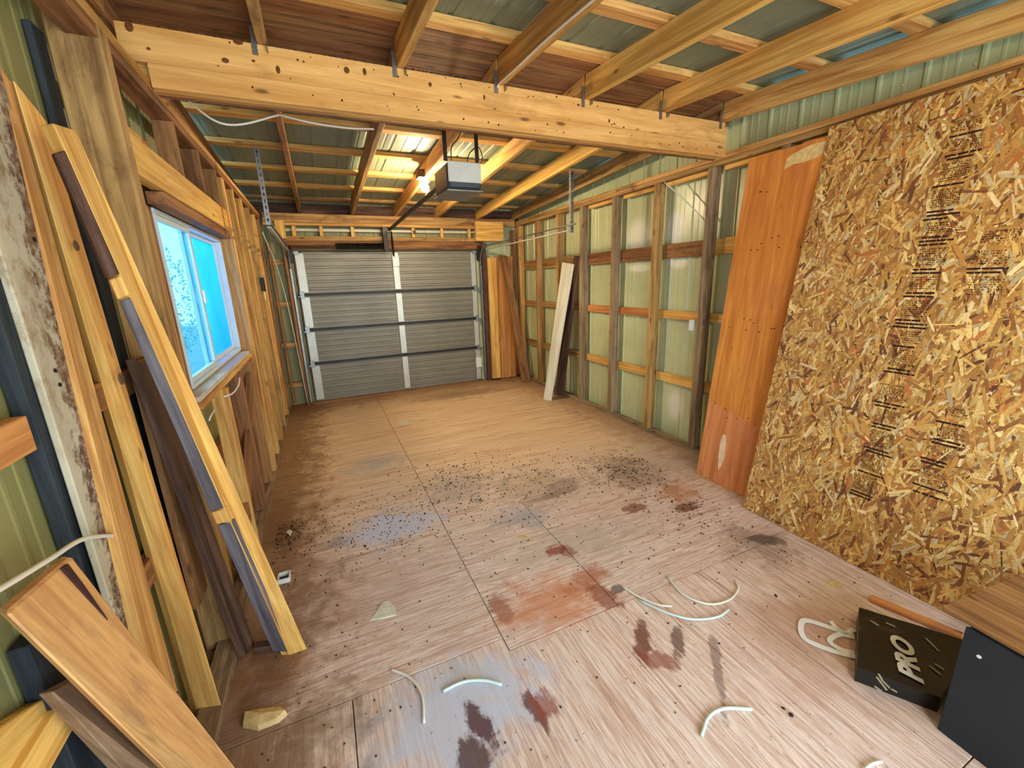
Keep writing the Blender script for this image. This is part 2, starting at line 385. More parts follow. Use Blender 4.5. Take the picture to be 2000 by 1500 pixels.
# ------------------------------------------------------------------ right wall
wr = empty('wall_right', (XRM, 2.6, 0), kind='structure')
y = YB
while y < YD:
    w = min(.916, YD + .05 - y)
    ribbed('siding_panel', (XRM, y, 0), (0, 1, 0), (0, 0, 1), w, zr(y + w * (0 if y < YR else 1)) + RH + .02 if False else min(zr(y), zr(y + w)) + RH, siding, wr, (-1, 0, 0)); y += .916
for z0, z1 in ((1.855, 1.99), (1.262, 1.345), (.60, .69)):
    yy = YB + .1
    for y0, y1, mt in ((YB, 1.45, pine), (1.45, 2.80, pine_y), (2.80, 3.42, pine_y if z0 < 1.8 else brownw), (3.42, 4.73, orangew if 1 < z0 < 1.5 else (brownw if z0 > 1.8 else pine_y)), (4.73, YD - .05, pine_old)):
        box('girt', (3.222, y0 + .004, z0), (3.258, y1 - .004, z1), mt, wr)
box('sill_plate', (XR, YB, 0), (XR + .09, YD - .05, .04), pine_grey, wr)
box('top_plate', (XR, YB, 2.560), (XR + .09, 2.95, 2.598), pine_old, wr); box('top_plate', (XR, 2.952, 2.560), (XR + .09, YD - .05, 2.598), pine_old, wr)
box('top_plate', (XR - .004, YB, 2.600), (XR + .088, 3.75, 2.638), pine, wr); box('top_plate', (XR, 3.752, 2.600), (XR + .09, YD - .05, 2.638), pine_old, wr)
for y, mt in ((.2, pine), (.85, pine), (1.5, pine), (2.14, pine_grey), (2.765, pine_grey), (3.40, pine_old), (4.06, pine_grey), (4.71, pine_grey), (5.30, pine_old), (5.93, pine_old), (6.58, pine)):
    box('stud', (XR, y - .032, .041), (XR + .09, y + .032, 2.558), mt, wr)
for y in (.5, 1.18, 1.82, 2.44, 3.08, 3.72, 4.38):   # blocking under the plate
    box('block', (XR + .05, y - .24, 2.52), (XR + .088, y + .24, 2.556), pine_y, wr)
bm = bmesh.new()     # roofing screws through the skin above the plate
for i in range(18):
    bmesh.ops.create_icosphere(bm, subdivisions=1, radius=.006, matrix=Matrix.Translation((XRM - .004, -.6 + i * .31, 2.71 + .02 * (i % 2))))
bm_obj('screw', bm, whitep, wr); bpy.data.objects['screw']['kind'] = 'stuff'

# ------------------------------------------------------------------ left wall
wl = empty('wall_left', (XLM, 2.6, 0), kind='structure')
WY0, WY1, WZ0, WZ1 = 2.63, 4.16, 1.195, 2.09
y = YB
while y < YD:
    y1 = min(y + .916, YD + .05)
    segs = [(y, y1)] if y1 <= WY0 or y >= WY1 else []
    if not segs:
        if y < WY0: segs.append((y, WY0))
        a, b = max(y, WY0), min(y1, WY1)
        ribbed('siding_panel', (XLM, a, 0), (0, 1, 0), (0, 0, 1), b - a, WZ0, siding_dk, wl, (1, 0, 0))
        ribbed('siding_panel', (XLM, a, WZ1), (0, 1, 0), (0, 0, 1), b - a, min(zr(a), zr(b)) + RH - WZ1, siding_dk, wl, (1, 0, 0))
        if y1 > WY1: segs.append((WY1, y1))
    for a, b in segs: ribbed('siding_panel', (XLM, a, 0), (0, 1, 0), (0, 0, 1), b - a, min(zr(a), zr(b)) + RH, siding_dk, wl, (1, 0, 0), h=.011 if a > 2 else .005)
    y = y1 if y1 >= YD else y + .916
box('sill_plate', (XL - .09, YB, 0), (XL, YD - .05, .04), pine_grey, wl)
box('top_plate', (XL - .09, YB, 2.560), (XL, YD - .05, 2.598), brownw, wl)
box('top_plate', (XL - .085, YB, 2.600), (XL + .006, YD - .05, 2.638), pine, wl)
for y, mt in ((-.9, pine), (-.2, pine), (.5, pine), (4.20, pine), (4.25, pine_y), (4.66, pine), (5.08, pine), (5.14, pine), (5.62, pine_old), (6.10, pine), (6.5, brownw)):
    box('stud', (XL - .09, y - .02, .041), (XL, y + .02, 2.558), mt, wl)
box('stud', (-.742, 1.425, .041), (-.705, 1.495, 2.5), slatew, wl)  # dark stud, with the shadow beside it put into its near-black colour
for y in (2.95, 3.45, 3.95):
    box('cripple', (XL - .09, y - .02, .041), (XL, y + .02, 1.12), brownw if y > 3 else pine, wl)
for y in (2.95, 3.45, 3.95): box('cripple', (XL - .09, y - .02, 2.31), (XL, y + .02, 2.558), brownw, wl)
box('window_header', (XL - .06, 2.23, 2.155), (XL - .01, 4.19, 2.31), pine_y, wl); box('window_header', (XL - .085, 2.56, 2.095), (XL - .015, 4.19, 2.15), brownw, wl)
box('rough_sill', (XL - .09, 2.45, 1.122), (XL - .02, 4.18, 1.158), pine, wl); box('jamb_board', (-.742, 2.575, .041), (-.672, 2.622, 2.09), brownw, wl); box('jamb_board', (-.742, 2.52, .041), (-.668, 2.57, 2.09), pine_old, wl)
for z in (.70, 1.37):
    for y0, y1, mt in ((YB, 1.385, orangew if z > 1 else pine_y), (1.51, 2.50, brownw), (4.27, 6.5, pine_old)):
        box('girt', (XLM + .017, y0, z - .045), (XLM + .055, y1, z + .045), mt, wl)
box('girt', (XLM + .017, 2.6, .655), (XLM + .055, 4.1, .745), brownw, wl)
box('girt', (XLM + .017, 2.24, 2.36), (XLM + .055, 2.9, 2.44), pine_y, wl); box('stud', (-.742, 2.04, .041), (-.722, 2.116, 2.55), slatew, wl)  # slate strip stands in for the shaded gap left of the post
box('sheathing_board', (XL - .10, 1.97, .35), (XL - .075, 2.38, 1.45), brownw, wl, along='z')
board('brace', (XL - .03, 2.55, .05), (XL - .03, 4.1, 1.10), .09, .035, (0, 1, 0), brownw, wl)

# window
win = empty('window_1', (-.70, 3.4, WZ0), kind='structure')
vinyl = plain('window_vinyl', (206, 222, 228), .35, 0, .5, .04)
a, b = -.735, -.665
box('frame_rail', (a, WY0, WZ1 - .022), (b, WY1, WZ1), vinyl, win); box('frame_rail', (a, WY0, WZ0), (b, WY1, WZ0 + .022), vinyl, win)
box('frame_stile', (a, WY0, WZ0 + .023), (b, WY0 + .018, WZ1 - .023), vinyl, win); box('frame_stile', (a, WY1 - .03, WZ0 + .023), (b, WY1, WZ1 - .023), vinyl, win)
gm = NT('window_glass'); gm.b.inputs['Transmission Weight'].default_value = 1; gm.b.inputs['Roughness'].default_value = .0; gm.b.inputs['IOR'].default_value = 1.05
gm.b.inputs['Base Color'].default_value = (.62, .95, 1, 1)
tt = NT('blue_sheet'); tr_ = tt.n('ShaderNodeBsdfTranslucent'); df = tt.n('ShaderNodeBsdfDiffuse'); mx = tt.n('ShaderNodeMixShader'); mx.inputs[0].default_value = .2
tc_ = tt.n('ShaderNodeTexCoord'); cc = tt.ramp(tt.noise(tc_.outputs['Object'], 2.5, 4, .5), [(.3, (.09, .52, .92, 1)), (.7, (.15, .62, .98, 1))])
tt.l(cc, tr_.inputs[0]); tt.l(cc, df.inputs[0]); tt.l(tr_.outputs[0], mx.inputs[1]); tt.l(df.outputs[0], mx.inputs[2]); tt.l(mx.outputs[0], tt.out.inputs[0])
ym = 3.27
def sash(y0, y1, x0, x1, mat, nm):
    s = empty('sash', ((x0 + x1) / 2, y0, WZ0), parent=win)
    box('sash_rail', (x0, y0, WZ1 - .050), (x1, y1, WZ1 - .024), vinyl, s); box('sash_rail', (x0, y0, WZ0 + .024), (x1, y1, WZ0 + .055), vinyl, s)
    box('sash_stile', (x0, y0, WZ0 + .056), (x1, y0 + .025, WZ1 - .051), vinyl, s); box('sash_stile', (x0, y1 - .04, WZ0 + .056), (x1, y1, WZ1 - .051), vinyl, s)
    xm = (x0 + x1) / 2
    box(nm, (xm - .002, y0 + .02, WZ0 + .05), (xm + .002, y1 - .035, WZ1 - .045), mat, s, 0)
sash(WY0 + .019, ym, -.695, -.672, gm.m, 'pane'); sash(ym - .05, WY1 - .031, -.728, -.705, tt.m, 'blue_pane')
box('window_sill', (-.69, 2.45, WZ0 - .035), (-.605, 4.12, WZ0 - .008), plain('sill_paint', (196, 186, 170), .6, stain=(120, 90, 70), samt=.6, sscale=14), win)
box('latch', (-.671, ym - .03, 1.62), (-.655, ym - .012, 1.70), whitep, win)

# outside the window
gr = mob('ground', [(-30, -20, -.3), (-.8, -20, -.3), (-.8, 30, -.3), (-30, 30, -.3)], [(0, 1, 2, 3)], plain('lawn', (196, 214, 200), .9, stain=(140, 170, 150), samt=.6, sscale=2))
gr['kind'] = 'structure'
leafm = plain('pale_leaf', (150, 206, 196), .6, 0, .3, .4, 3)
def bush(x, y, h, w, label, n=1500):
    t = empty('shrub', (x, y, -.3), label, 'shrub', 'shrubs outside the window')
    vs, fs = [], []
    for i in range(n):
        th = random.uniform(0, 6.283); u = random.uniform(-1, 1); r = random.uniform(.6, 1) ** .5
        p = V((x + math.cos(th) * math.sqrt(1 - u * u) * w * r, y + math.sin(th) * math.sqrt(1 - u * u) * w * r, h * .5 - .3 + u * h * .5 * r))
        d = V([random.gauss(0, 1) for _ in range(3)]).normalized(); e = d.orthogonal().normalized(); s = random.uniform(.03, .06)
        k = len(vs); vs += [p - d * s, p + e * s * .5, p + d * s, p - e * s * .5]; fs.append((k, k + 1, k + 2, k + 3))
    o = mob('foliage', [v - V((x, y, -.3)) for v in vs], fs, leafm, t, Matrix.Translation((x, y, -.3))); o['kind'] = 'stuff'
    tube('stem', [(x, y, -.3), (x + .03, y, h * .3), (x, y + .03, h * .6)], .025, brownw, t)
bush(-3.1, 9.0, 2.5, .9, 'pale green shrub seen through the clear pane of the window, the nearer one')
bush(-4.2, 14.0, 3.4, 1.3, 'taller pale green shrub farther off behind the clear window pane')

# ------------------------------------------------------------------ door wall
wf = empty('wall_front', (1.25, YD, 0), kind='structure')
DX0, DX1, DH = -.25, 2.41, 2.18
def fpanel(x0, x1, z0, z1, mt=siding_dk): ribbed('siding_panel', (x0, YD + .03, z0), (1, 0, 0), (0, 0, 1), x1 - x0, z1 - z0, mt, wf, (0, -1, 0))
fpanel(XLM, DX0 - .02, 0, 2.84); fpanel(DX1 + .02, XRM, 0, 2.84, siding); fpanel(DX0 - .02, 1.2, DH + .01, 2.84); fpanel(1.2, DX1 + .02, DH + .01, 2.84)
box('door_jamb', (DX0 - .12, YD - .10, 0), (DX0 - .085, YD + .02, 2.30), brownw, wf); box('door_jamb', (DX0 - .083, YD - .07, 0), (DX0 - .045, YD + .02, 2.30), darkw, wf)
box('stud', (DX0 - .30, YD - .06, 0.04), (DX0 - .265, YD + .02, 2.30), brownw, wf)
for z in (.28, .86, 1.44, 2.0): box('girt', (XL + .0, YD - .035, z), (DX0 - .122, YD + .0, z + .07), pine_old, wf)
box('door_jamb', (DX1 + .08, YD - .12, 0), (DX1 + .15, YD + .02, 2.28), darkw, wf)
box('jamb_board', (DX1 + .155, YD - .16, .04), (DX1 + .305, YD - .12, 2.06), pine_y, wf)
box('sheathing_panel', (DX1 + .31, YD - .10, .01), (DX1 + .63, YD - .08, 2.08), orangew, wf, along='z')
box('stud', (DX1 + .635, YD - .12, .04), (DX1 + .68, YD - .02, 2.5), brownw, wf)
box('header_board', (DX0 - .12, YD - .09, DH + .02), (DX1 + .12, YD - .05, DH + .13), brownw, wf); box('header_board', (DX0 - .12, YD - .11, DH + .132), (DX1 + .16, YD - .05, DH + .19), pine_old, wf)
box('ledger', (DX0 - .3, YD - .12, 2.505), (DX1 + .2, YD - .05, 2.545), pine, wf); box('ledger', (DX0 - .3, YD - .10, 2.55), (3.1, YD - .05, 2.66), pine_old, wf); box('ledger', (XL - .1, YD - .03, 2.60), (3.2, YD - .01, 2.80), darkw, wf)
for x in (-.20, .139, .549, .989, 1.41, 1.853, 2.297): box('block', (x - .022, YD - .10, DH + .192), (x + .022, YD - .05, 2.503), pine_y, wf)
gz = plain('pale_batten', (196, 190, 168), .5); box('batten', (DX0 - .1, YD - .045, 2.44), (DX1 + .1, YD - .02, 2.475), gz, wf)
box('gusset_block', (2.36, YD - .24, 2.31), (2.83, YD - .17, 2.60), pine_y, wf, along='x')
box('block', (DX0 - .16, YD - .2, 2.33), (DX0 - .05, YD - .12, 2.56), pine_y, wf)
box('leak_board', (DX0 - .12, YD + .034, 0), (DX0 + .05, YD + .05, 2.3), brownw, wf); box('leak_board', (DX1 - .05, YD + .034, 0), (DX1 + .12, YD + .05, 2.3), brownw, wf); box('leak_board', (DX0 + .052, YD + .034, DH - .06), (DX1 - .052, YD + .05, DH + .1), brownw, wf)  # added backing boards outside, closing the light leak round the door
box('threshold', (DX0 - .05, YD - .06, -.001), (DX1 + .05, YD + .03, .012), brownw, wf)

# sectional garage door
gd = empty('door_1', (1.08, YD, 0), kind='structure')
def section(z0, z1):
    prof = []; n = 6; hgt = (z1 - z0) / n
    for i in range(n):
        b = z0 + i * hgt
        prof += [(b, 0), (b + hgt * .62, 0), (b + hgt * .68, .018), (b + hgt * .90, .018)]
    prof.append((z1, 0)); vs, fs = [], []
    for z, d in prof:
        for x in (DX0, DX1): vs.append((x, YD - .005 - d + .012, z))
    k = len(prof)
    fs = [(2 * i, 2 * i + 1, 2 * i + 3, 2 * i + 2) for i in range(k - 1)]
    vs += [(DX0, YD + .03, z0), (DX1, YD + .03, z0), (DX0, YD + .03, z1), (DX1, YD + .03, z1)]; j = 2 * k
    fs += [(j, j + 2, j + 3, j + 1), (0, j, j + 1, 1), (2 * k - 2, 2 * k - 1, j + 3, j + 2)]
    fs += [tuple([2 * i for i in range(k)] + [j + 2, j]), tuple([2 * i + 1 for i in range(k)][::-1] + [j + 1, j + 3])]
    return mob('door_section', [V(v) - V((1.08, YD, z0)) for v in vs], fs, doorm, gd, Matrix.Translation((1.08, YD, z0)))
zs = [0.012, .59, 1.088, 1.585, DH]
stile = plain('door_stile', (198, 200, 190), .35, .3, .5, .08)
for a_, b_ in zip(zs, zs[1:]):
    s = section(a_ + .004, b_ - .004)
    for x0, x1 in ((DX0 + .01, DX0 + .12), (1.075, 1.165), (DX1 - .09, DX1 - .01)):
        box('stile', (x0, YD - .03, a_ + .03), (x1, YD - .0055, b_ - .03), stile, gd, .003)
for z in zs[1:-1]:
    box('strut', (DX0 + .005, YD - .034, z - .018), (DX1 - .005, YD - .004, z + .018), darkmetal, gd)
for z in zs[1:]:
    for x in (DX0 + .03, DX1 - .03):
        box('hinge', (x - .03, YD - .046, z - .05), (x + .03, YD - .035, z + .05) if z < 2 else (x + .03, YD - .035, z), galv, gd)
        cyl('roller', (x - .05 if x < 1 else x + .02, YD - .06, z - .02), (x - .02 if x < 1 else x + .05, YD - .06, z - .02), .022, galv, gd)
box('seal_strip', (DX0, YD - .01, 0), (DX1, YD + .03, .0115), blackp, gd)
box('lock_bracket', (1.07, YD - .06, 1.95), (1.17, YD - .032, 2.10), galv, gd); box('bottom_bracket', (DX1 - .1, YD - .05, .25), (DX1 - .0, YD - .031, .42), whitep, gd)
tube('arm', [(1.10, YD - .05, 2.1), (1.08, YD - .16, 2.28), (1.06, YD - .25, 2.43)], .012, darkmetal, gd)

def track(side, label):
    x = DX0 - .06 if side < 0 else DX1 + .06
    t = empty('door_track', (x, YD - .05, 0), label, 'track', 'garage door tracks')
    box('vertical_rail', (x - .016, YD - .085, .03), (x + .016, YD - .05, 1.95), galv, t, .003)
    R = .28; pts = [(x, YD - .067, 1.95)] + [(x, YD - .067 - R * (1 - math.cos(a_)), 1.95 + R * math.sin(a_)) for a_ in (.3, .6, .9, 1.2, math.pi / 2)]
    tube('curved_rail', pts, .018, galv, t, 8, 3)
    ye = 3.95 if side > 0 else 4.1
    xx = x + (.08 if side > 0 else -.0)
    for dz in (0, -.055): board('horizontal_rail', (x, YD - .067 - R, 2.23 + dz), (xx, ye - dz * 2, 2.25 + dz), .012, .03, (0, 0, 1), galv if dz == 0 else stile, t, .002)
    box('flag_bracket', (x - .05, YD - .09, 2.02), (x + .05, YD - .048, 2.26), darkmetal, t)
    return t
track(-1, 'left garage door track rising beside the door and turning back under the roof')
track(1, 'right garage door track running back along the green wall from the door')
def hanger(x, y, z0, z1, label, perf=True):
    t = empty('track_hanger', (x, y, z0), label, 'hanger')
    bm = bmesh.new(); w = .034; n = int((z1 - z0) / .045); verts = {}
    def q(x0, x1, a, b, sidey=0):
        pts = [(x0, y, a), (x1, y, a), (x1, y, b), (x0, y, b)]
        if sidey: pts = [(x - w / 2, y + (p[0] - x + w / 2), p[2]) for p in pts]
        f = [bm.verts.new(V(p) - V((x, y, z0))) for p in pts]; bm.faces.new(f)
    for s in (0, 1):
        for i in range(n):
            a_, b_ = z0 + i * (z1 - z0) / n, z0 + (i + 1) * (z1 - z0) / n
            q(x - w / 2, x - w / 6, a_, b_, s); q(x + w / 6, x + w / 2, a_, b_, s); q(x - w / 6, x + w / 6, a_, a_ + (b_ - a_) * .5, s)
    bm_obj('angle_strip', bm, galv, t, Matrix.Translation((x, y, z0))); so = bpy.data.objects[t.children[-1].name] if t.children else None
    if so: md = so.modifiers.new('thick', 'SOLIDIFY'); md.thickness = .002
    for zz in (z0 + .04, z1 - .04): cyl('bolt', (x, y - .012, zz), (x, y + .012, zz), .008, darkmetal, t, seg=8)
hanger(-.30, 4.1, 2.20, zr(4.1), 'perforated galvanised hanger dropping from the roof to the left door track')
hanger(2.56, 4.02, 2.17, zr(4.02), 'thin galvanised hanger holding up the end of the right door track')
# torsion-like spring bar above the door
sp = empty('door_spring', (.6, YD - .16, 2.24), 'dark coil spring on a rod above the left half of the garage door', 'spring')
cyl('rod', (DX0, YD - .16, 2.235), (1.0, YD - .16, 2.235), .012, rusty, sp)
bm = bmesh.new(); tube_bm(bm, [(.30 + i * .0035, YD - .16 + .04 * math.cos(i * .9), 2.235 + .04 * math.sin(i * .9)) for i in range(190)], .009, 4, 1); bm_obj('coil', bm, blackp, sp)
box('bracket', (.95, YD - .20, 2.17), (1.01, YD - .125, 2.50), darkmetal, sp)

# rear wall with a wide doorway (daylight comes in here)
wb = empty('wall_back', (1.25, YB, 0), kind='structure')
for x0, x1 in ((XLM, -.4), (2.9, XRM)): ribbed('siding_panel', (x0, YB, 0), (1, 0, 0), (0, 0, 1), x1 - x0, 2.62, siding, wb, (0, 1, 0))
ribbed('siding_panel', (-.4, YB, 2.35), (1, 0, 0), (0, 0, 1), 3.3, .27, siding, wb, (0, 1, 0))

# ------------------------------------------------------------------ ceiling
ce = empty('ceiling', (1.25, YR, 2.85), kind='structure')
RX = [-.70, -.095, .57, 1.17, 1.795, 2.465, 3.08]
mts = [brownw, pine_old, pine, pine, pine_y, pine_y, pine]
for i, x in enumerate(RX):
    for (ya, yb, mt) in ((YB, YR - .005, mts[i]), (YR + .005, YD - .02, [brownw, brownw, pine_old, pine_y, pine_y, pine_y, pine_old][i])):
        za, zb = zr(ya) + RH / 2, zr(yb) + RH / 2
        board('rafter', (x, ya, za), (x, yb, zb), .042, RH, (1, 0, 0), mt, ce)
for y, mt in ((-1.3, pine), (-.75, pine), (-.2, pine), (.35, pine), (.9, pine), (1.43, pine), (1.95, pine), (2.42, pine), (3.32, brownw), (3.93, pine_y), (4.56, pine), (5.20, pine), (5.84, pine), (6.48, pine_old)):
    z = zr(y) + RH + .0195; sl = .078 if y < YR else -.048
    board('purlin', (XLM, y, z), (XRM - .01, y, z), .09, .038, (0, 1, sl), mt, ce)
for y, w in ((2.545, .125), (2.68, .135), (2.825, .14), (2.965, .13)):
    z = zr(y) + RH + .0195 - (.004 if y > 2.6 and y < 2.8 else 0)
    board('ridge_board', (XLM, y, z), (XRM - .01, y, z), w, .032, (0, 1, .05 if y < YR else -.048), random.choice((brownw, brownw, pine_old)), ce)
for ya, yb in ((YB - .2, YR), (YR, YD + .25)):
    x = XLM - .05
    while x < XRM:
        w = min(.916, XRM + .03 - x); za, zb = zr(ya) + RH + .040, zr(yb) + RH + .040
        d = V((0, yb - ya, zb - za)); L = d.length; d.normalize()
        ribbed('roof_panel', (x, ya, za), (1, 0, 0), d, w, L, roofm, ce, V((0, -d.z, d.y)), h=.007); x += .916
hb = bpy.data.objects.new('ridge_beam', None)
hb = empty('ridge_beam', (1.25, YR, 2.6), 'thick pine ridge beam of stacked planks crossing the whole shed under the rafters', 'beam')
box('plank', (-.66, YR, 2.705), (3.13, YR + .038, 2.850), pine_h, hb); box('plank', (-.57, YR - .006, 2.604), (3.13, YR + .034, 2.703), pine_h, hb)
box('plank', (-.66, YR + .04, 2.604), (3.13, YR + .078, 2.850), pine, hb); box('plank', (-.57, YR + .08, 2.604), (3.13, YR + .118, 2.70), brownw, hb)
for x in RX[1:]:
    t_ = box('hurricane_tie', (x - .045, YR - .0075, 2.80), (x - .022, YR - .0005 if 0 else YR - .0005, 2.92), galv, hb, 0)
    box('hurricane_tie', (x + .0215, YR - .035, 2.815), (x + .0235, YR + .03, 2.90), galv, hb, 0)
bm = bmesh.new()
for i in range(60):
    x = random.uniform(-.3, 3.05); z = random.choice([2.83, 2.815, 2.72, 2.66, 2.63])
    bmesh.ops.create_icosphere(bm, subdivisions=1, radius=random.uniform(.003, .006), matrix=Matrix.Translation((x, YR - (.001 if z > 2.7 else .007), z + random.uniform(-.01, .01))))
bm_obj('nail_heads', bm, darkmetal, hb)['kind'] = 'stuff'
bm = bmesh.new()
for u, v_, rx_, rz_ in ((440, 118, .016, .011), (495, 119, .008, .006), (333, 140, .016, .022), (543, 136, .010, .018), (677, 137, .014, .016), (712, 140, .010, .018), (840, 165, .010, .012), (465, 82, .022, .012), (252, 52, .016, .020), (1190, 236, .007, .012), (1130, 205, .012, .006), (385, 45, .01, .006), (946, 190, .006, .014), (290, 95, .008, .006), (1260, 262, .008, .007), (980, 245, .008, .006), (620, 190, .009, .006), (760, 215, .007, .006)):
    p = at(u, v_, 'y', YR - (.0005 if v_ < 200 and u < 900 else .003)); bmesh.ops.create_icosphere(bm, subdivisions=2, radius=1, matrix=Matrix.Translation(p) @ Matrix.Diagonal((rx_, .0035, rz_, 1)))
bm_obj('knots', bm, plain('knot_brown', (110, 68, 34), .8, 0, .2, .4, 80), hb)['kind'] = 'stuff'
bm = bmesh.new()
for i in range(420):
    x = random.choice((random.uniform(-.6, 3.1), random.gauss(.2, .35), random.gauss(.9, .2))); x = min(3.1, max(-.6, x))
    bmesh.ops.create_icosphere(bm, subdivisions=1, radius=random.uniform(.002, .007), matrix=Matrix.Translation((x, YR + random.uniform(.0, .012), 2.851 + random.uniform(0, .004))))
bm_obj('top_debris', bm, darkw, hb)['kind'] = 'stuff'

# heavy post on the left wall
po = empty('timber_post', (-.63, 2.17, 0), 'thick upright timber post on the left wall between the leaning boards and the window', 'post')
box('post_shaft', (-.722, 2.12, .0), (-.5755, 2.20, 2.64), pine_old, po, .006)
# ------------------------------------------------------------------ opener and bulb
op = empty('garage_door_opener', (1.115, 3.3, 2.36), 'grey boxy garage door opener hung on angle irons from the rafters', 'door opener')
lens_m = plain('opener_lens', (206, 208, 200), .3, 0, .5, .05); body_m = plain('opener_body', (70, 74, 82), .35, .3, .5, .1)
box('housing', (.98, 3.25, 2.375), (1.25, 3.62, 2.57), body_m, op, .02, 'y'); box('front_lens', (.985, 3.235, 2.425), (1.245, 3.249, 2.565), lens_m, op, .005, 'x')
box('bottom_tray', (.97, 3.24, 2.362), (1.26, 3.64, 2.374), galv, op, .003, 'y')
board('rail', (1.11, 3.62, 2.54), (1.06, YD - .11, 2.47), .04, .03, (1, 0, 0), darkmetal, op)
for x in (.99, 1.24):
    for yy in (3.30,): board('angle_iron', (x, yy, 2.575), (x, yy, zr(yy) + .12), .03, .004, (1, 0, 0), darkmetal, op, 0)
board('angle_iron', (.97, 3.30, 2.80), (1.27, 3.30, 2.80), .03, .004, (0, 0, 1), darkmetal, op, 0)
tube('wire', [(1.17, 3.35, 2.57), (1.2, 3.34, 2.66), (1.27, 3.33, 2.70), (1.30, 3.34, 2.62), (1.26, 3.35, 2.57)], .004, blackp, op)
tube('wire', [(1.05, 3.35, 2.57), (1.05, 3.33, 2.68), (1.10, 3.33, 2.74), (1.14, 3.36, 2.8)], .004, blackp, op)
cyl('dangling_knob', (1.10, 5.1, 2.25), (1.10, 5.1, 2.29), .016, blackp, op); 
lb = empty('light_bulb', (1.175, 4.735, 2.68), 'lit bare round bulb in a porcelain lampholder under the far rafters', 'light bulb')
cyl('lampholder', (1.175, 4.735, 2.735), (1.175, 4.735, 2.752), .05, whitep, lb, .055, 20); cyl('socket', (1.175, 4.735, 2.72), (1.175, 4.735, 2.735), .028, galv, lb)
box('junction_box', (1.085, 4.60, 2.755), (1.147, 4.74, 2.83), brownw, lb)
em = NT('bulb_glow'); e_ = em.n('ShaderNodeEmission'); e_.inputs[0].default_value = (1, .83, .52, 1); e_.inputs[1].default_value = 30; em.l(e_.outputs[0], em.out.inputs[0])
bm = bmesh.new(); bmesh.ops.create_uvsphere(bm, u_segments=20, v_segments=14, radius=.044); 
for v_ in bm.verts:
    if v_.co.z > 0: v_.co.z *= 1.35; v_.co.x *= 1 - v_.co.z * 6; v_.co.y *= 1 - v_.co.z * 6
bm_obj('glass_globe', bm, em.m, lb, Matrix.Translation((1.175, 4.735, 2.68)), True)
def bulb_light(loc, power, col=(1, .80, .50), r=.04):
    l = bpy.data.lights.new('bulb_light', 'POINT'); l.energy = power; l.color = col; l.shadow_soft_size = r
    o = bpy.data.objects.new('bulb_light', l); o.location = loc; C.objects.link(o); return o
bulb_light((1.175, 4.735, 2.68), 210, r=.058)
# added second bulb, unseen behind the viewer, to help light the near bay
fill_bulb = empty('light_bulb', (1.35, -.35, 2.42), 'added fill bulb, unseen behind the viewer', 'light bulb')
cyl('lampholder', (1.35, -.35, 2.50), (1.35, -.35, 2.59), .04, whitep, fill_bulb, .05, 20)
bm = bmesh.new(); bmesh.ops.create_uvsphere(bm, u_segments=16, v_segments=10, radius=.034); bm_obj('glass_globe', bm, em.m, fill_bulb, Matrix.Translation((1.35, -.35, 2.465)), True)
bulb_light((1.35, -.35, 2.40), 30)  # light of the added fill bulb

# ------------------------------------------------------------------ sheets leaning on the right wall
def leaning(name, y_far, y_near, xb, xt, zt, th, mat, label, cat):
    """sheet leaning on the right wall, with local X across, Z up the sheet and -Y... towards the room"""
    o = V((xb, (y_far + y_near) / 2, 0)); zdir = V((xt - xb, 0, zt)); w = y_far - y_near; L = zdir.length
    M = frame(o, zdir, (0, -1, 0))      # local X = towards the viewer, local Y = z cross x
    n = M.to_3x3() @ V((0, 1, 0)); s = 1 if n.x < 0 else -1   # s: local y sign facing the room
    root = empty(name, o, label, cat)
    return root, M, w, L, s
root, M, w, L, s = leaning('osb_sheet', 1.835, .515, 2.665, 3.085, 2.57, .012, None, 'big strand board sheet with printed stamps leaning on the right wall', 'board')
osb_base = plain('osb_core', (176, 130, 70), .8, 0, .2, .25, 30)
bm = bmesh.new(); bmesh.ops.create_cube(bm, size=1); bmesh.ops.scale(bm, vec=(w, .012, L), verts=bm.verts)
bmesh.ops.translate(bm, vec=(0, -s * .006, L / 2 + .002), verts=bm.verts); bm_obj('core', bm, osb_base, root, M)
ft = NT('wood_flakes'); at_ = ft.n('ShaderNodeAttribute'); at_.attribute_name = 'Col'
tcf = ft.n('ShaderNodeTexCoord'); fn = ft.noise(tcf.outputs['Object'], 120, 3, .6); ft.l(ft.mix(ft.math('MULTIPLY', ft.sm(fn, .4, .7), .35), at_.outputs['Color'], lin((150, 96, 44)), 'MIX'), ft.b.inputs['Base Color'])
ft.b.inputs['Roughness'].default_value = .6
pal = [((232, 196, 120), 5), ((220, 176, 96), 6), ((206, 156, 78), 5), ((238, 210, 148), 2.2), ((186, 132, 66), 4), ((160, 104, 52), 3), ((128, 74, 36), 2.2), ((104, 56, 30), .9), ((190, 108, 50), 1.2), ((214, 190, 140), 3)]
pal += [((96, 58, 34), 1.2), ((196, 140, 66), 5), ((176, 120, 58), 4)]; cols = [lin(c) for c, _ in pal]; wts = [k for _, k in pal]
vs, fs, fc = [], [], []
N = 14000
